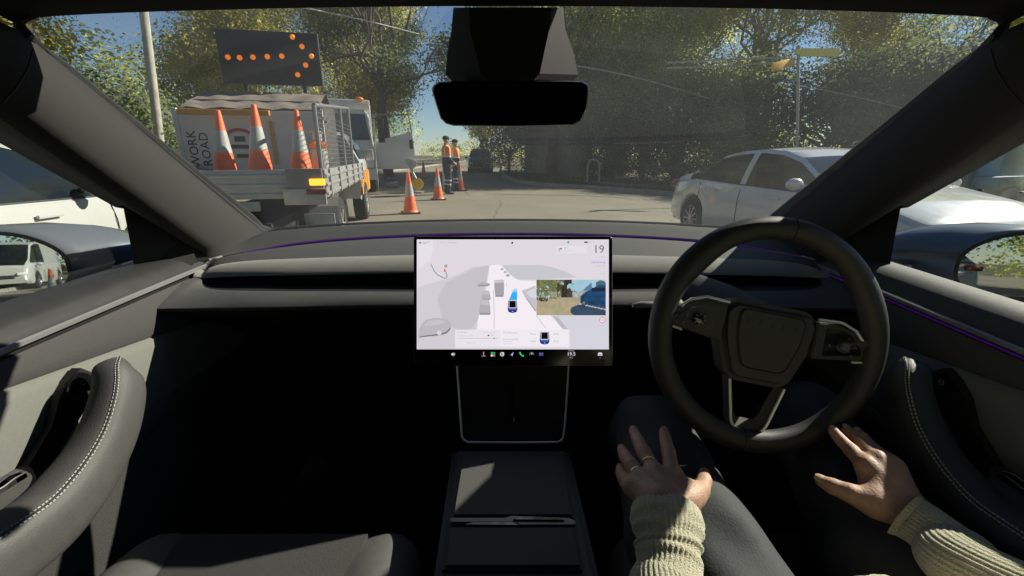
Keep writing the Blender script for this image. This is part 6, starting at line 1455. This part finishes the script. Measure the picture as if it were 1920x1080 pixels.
# step and toolbox by the truck
p = GP(735, 352); mb = MB(); mb.box(p + Vector((0, 0, .12)), (.5, .35, .2), None, .02); mb.tube([p + Vector((-.2, 0, .2)), p + Vector((-.2, 0, .36)), p + Vector((.2, 0, .36)), p + Vector((.2, 0, .2))], .02, 6); tag(mb.build('toolbox', 'grey_paint', None), 'grey toolbox on the road beside the truck door', 'toolbox')
# barrier sign stand with round yellow plate
p = GP(782, 362); mb = MB(); e = empty('sign_stand', p, 0, label='white folding sign stand with a round amber plate beside it', cat='sign')
mb.tube([(-.30, .0, 1.10), (.05, 0, .35)], .035, 8); mb.tube([(-.10, 0, 1.05), (-.10, 0, .05)], .035, 8); mb.box((-.12, 0, .98), (.34, .05, .22), (0, R(25), 0), .03); mb.box((-.1, .1, .03), (.6, .5, .04), None, .01); mb.build('stand', 'white_paint', e)
mb = MB(); mb.lathe([(0, -.02), (.17, -.02), (.19, -.01), (.19, .01), (0, .02)], 28, axis='Y', c=(.05, -.05, .30)); mb.build('round_plate', 'street_yellow', e)
a, b_ = PY(705, 304, 16.2), PY(830, 299, 16.2); mb = MB(); mb.tube([a, b_], .035, 8); mb.tube([a, (a.x, a.y, 0)], .03, 8); mb.tube([b_, (b_.x, b_.y, 0)], .03, 8); tag(mb.build('barrier_pole', 'dirty_white', None), 'white horizontal barrier pole behind the road workers', 'barrier')

# ================================================================ ROAD WORKERS
def worker(loc, rz, label, arms, h=1.80, cap='navy'):
    k = h / 1.80; e_ = None
    def c3(x, y, z): return np.array((x * k, y * k, z * k))
    b = MB()
    body = [ellip(c3(0, .01, 1.69), (.075, .092, .115)), rcone(c3(0, .08, 1.68), c3(0, .105, 1.655), .010, .014), rcone(c3(0, -.01, 1.60), c3(0, -.02, 1.48), .05, .06), ellip(c3(-.078, 0, 1.68), (.012, .02, .03)), ellip(c3(.078, 0, 1.68), (.012, .02, .03)),
            rcone(c3(0, 0, 1.38), c3(0, 0, 1.0), .11, .11)]
    for s_ in (-1, 1):
        sh, el, wr_ = arms[s_]; body += chain([c3(*sh), c3(*el), c3(*wr_)], (.045, .038, .028)); d_ = np.array(wr_) - np.array(el); d_ = d_ / np.linalg.norm(d_)
        w0 = c3(*wr_); sdv = np.array((-.25 * s_, .9, .1)); sdv = sdv - d_ * (sdv @ d_); sdv /= np.linalg.norm(sdv); body.append(rcone(w0, w0 + d_ * .075, .026, .030))
        for f_ in range(4): o_ = (f_ - 1.5) * .019; body.append(rcone(w0 + d_ * .08 + sdv * o_, w0 + d_ * (.145 + (.015, .02, .012, -.005)[f_]) + sdv * o_ * 1.1, .0105, .008))
        body.append(rcone(w0 + d_ * .02 + sdv * .025, w0 + d_ * .07 + sdv * .06, .012, .009))
        body += chain([c3(.09 * s_, 0, .95), c3(.10 * s_, .03, .50), c3(.10 * s_, -.01, .10)], (.07, .05, .04))
    sdf_mesh(b, [(body, .012)], .014, .012, it=1); o = b.build('person', 'skin', None, angle=None); tag(o, label, 'person', 'road workers'); o.location = loc; o.rotation_euler = (0, 0, rz)
    b = MB(); s2 = [rcone(c3(0, -.005, 1.40), c3(0, .0, 1.05), .145, .135), rcone(c3(-.15, -.01, 1.43), c3(.15, -.01, 1.43), .07, .07), ellip(c3(0, 0, 1.22), (.185, .125, .25))]
    for s_ in (-1, 1): sh, el, wr_ = arms[s_]; s2 += chain([c3(*sh), c3(*el), c3(*(np.array(el) * .35 + np.array(wr_) * .65))], (.068, .055, .045))
    def orange(P): return 0 * P[..., 0]
    sdf_mesh(b, [(s2, .03)], .016, .02, it=1)
    for i, f in enumerate(b.f):
        z = sum(b.v[j][2] for j in f) / len(f) / k; x = abs(sum(b.v[j][0] for j in f) / len(f)) / k; b.m[i] = 1 if (z < 1.16 or x > .30) else 0
        if 1.16 < z < 1.21 or (.085 < x < .125 and 1.2 < z < 1.52): b.m[i] = 2
    b.build('work_shirt', ['hivis', 'navy', 'refl_tape'], o, angle=None)
    b = MB(); t2 = [rcone(c3(-.05, 0, .98), c3(.05, 0, .98), .13, .13)]
    for s_ in (-1, 1): t2 += chain([c3(.09 * s_, 0, .92), c3(.10 * s_, .03, .50), c3(.10 * s_, -.01, .10)], (.105, .075, .07))
    sdf_mesh(b, [(t2, .02)], .016, .02, lambda P: .004 * np.sin(P[..., 2] * 45), it=1)
    for i, f in enumerate(b.f):
        z = sum(b.v[j][2] for j in f) / len(f) / k; b.m[i] = 1 if (.42 < z < .47 or .30 < z < .34) else 0
    b.build('trousers', ['navy', 'refl_tape'], o, angle=None)
    for s_ in (-1, 1): b = MB(); b.tube([(.10 * s_ * k, -.06, .05), (.10 * s_ * k, .08, .045), (.10 * s_ * k, .17, .035)], [.055, .052, .035], 12, flat=1); b.build('boot', 'rubber', o)
    b = MB(); b.sphere(c3(0, .0, 1.745), .105 * k, 0, 18, (1, 1.1, .72)); b.tube([c3(0, .08, 1.735), c3(0, .19, 1.72)], [.075, .05], 12, flat=.15, up=(0, 0, 1)); b.build('cap', cap, o)
    return o
A1 = {-1: ((-.20, -.01, 1.42), (-.27, .02, 1.14), (-.12, .24, 1.00)), 1: ((.20, -.01, 1.42), (.27, -.02, 1.13), (.10, .22, .98))}
A2_ = {-1: ((-.20, -.01, 1.42), (-.25, -.06, 1.14), (-.20, .10, .92)), 1: ((.20, -.01, 1.42), (.26, -.03, 1.14), (.18, .14, .94))}
worker(GP(840, 364), R(-60), 'nearer road worker in orange and navy workwear with head bowed', A1)
worker(GP(856, 358), R(105), 'road worker in orange standing behind, beside the right cone', A2_, 1.74)
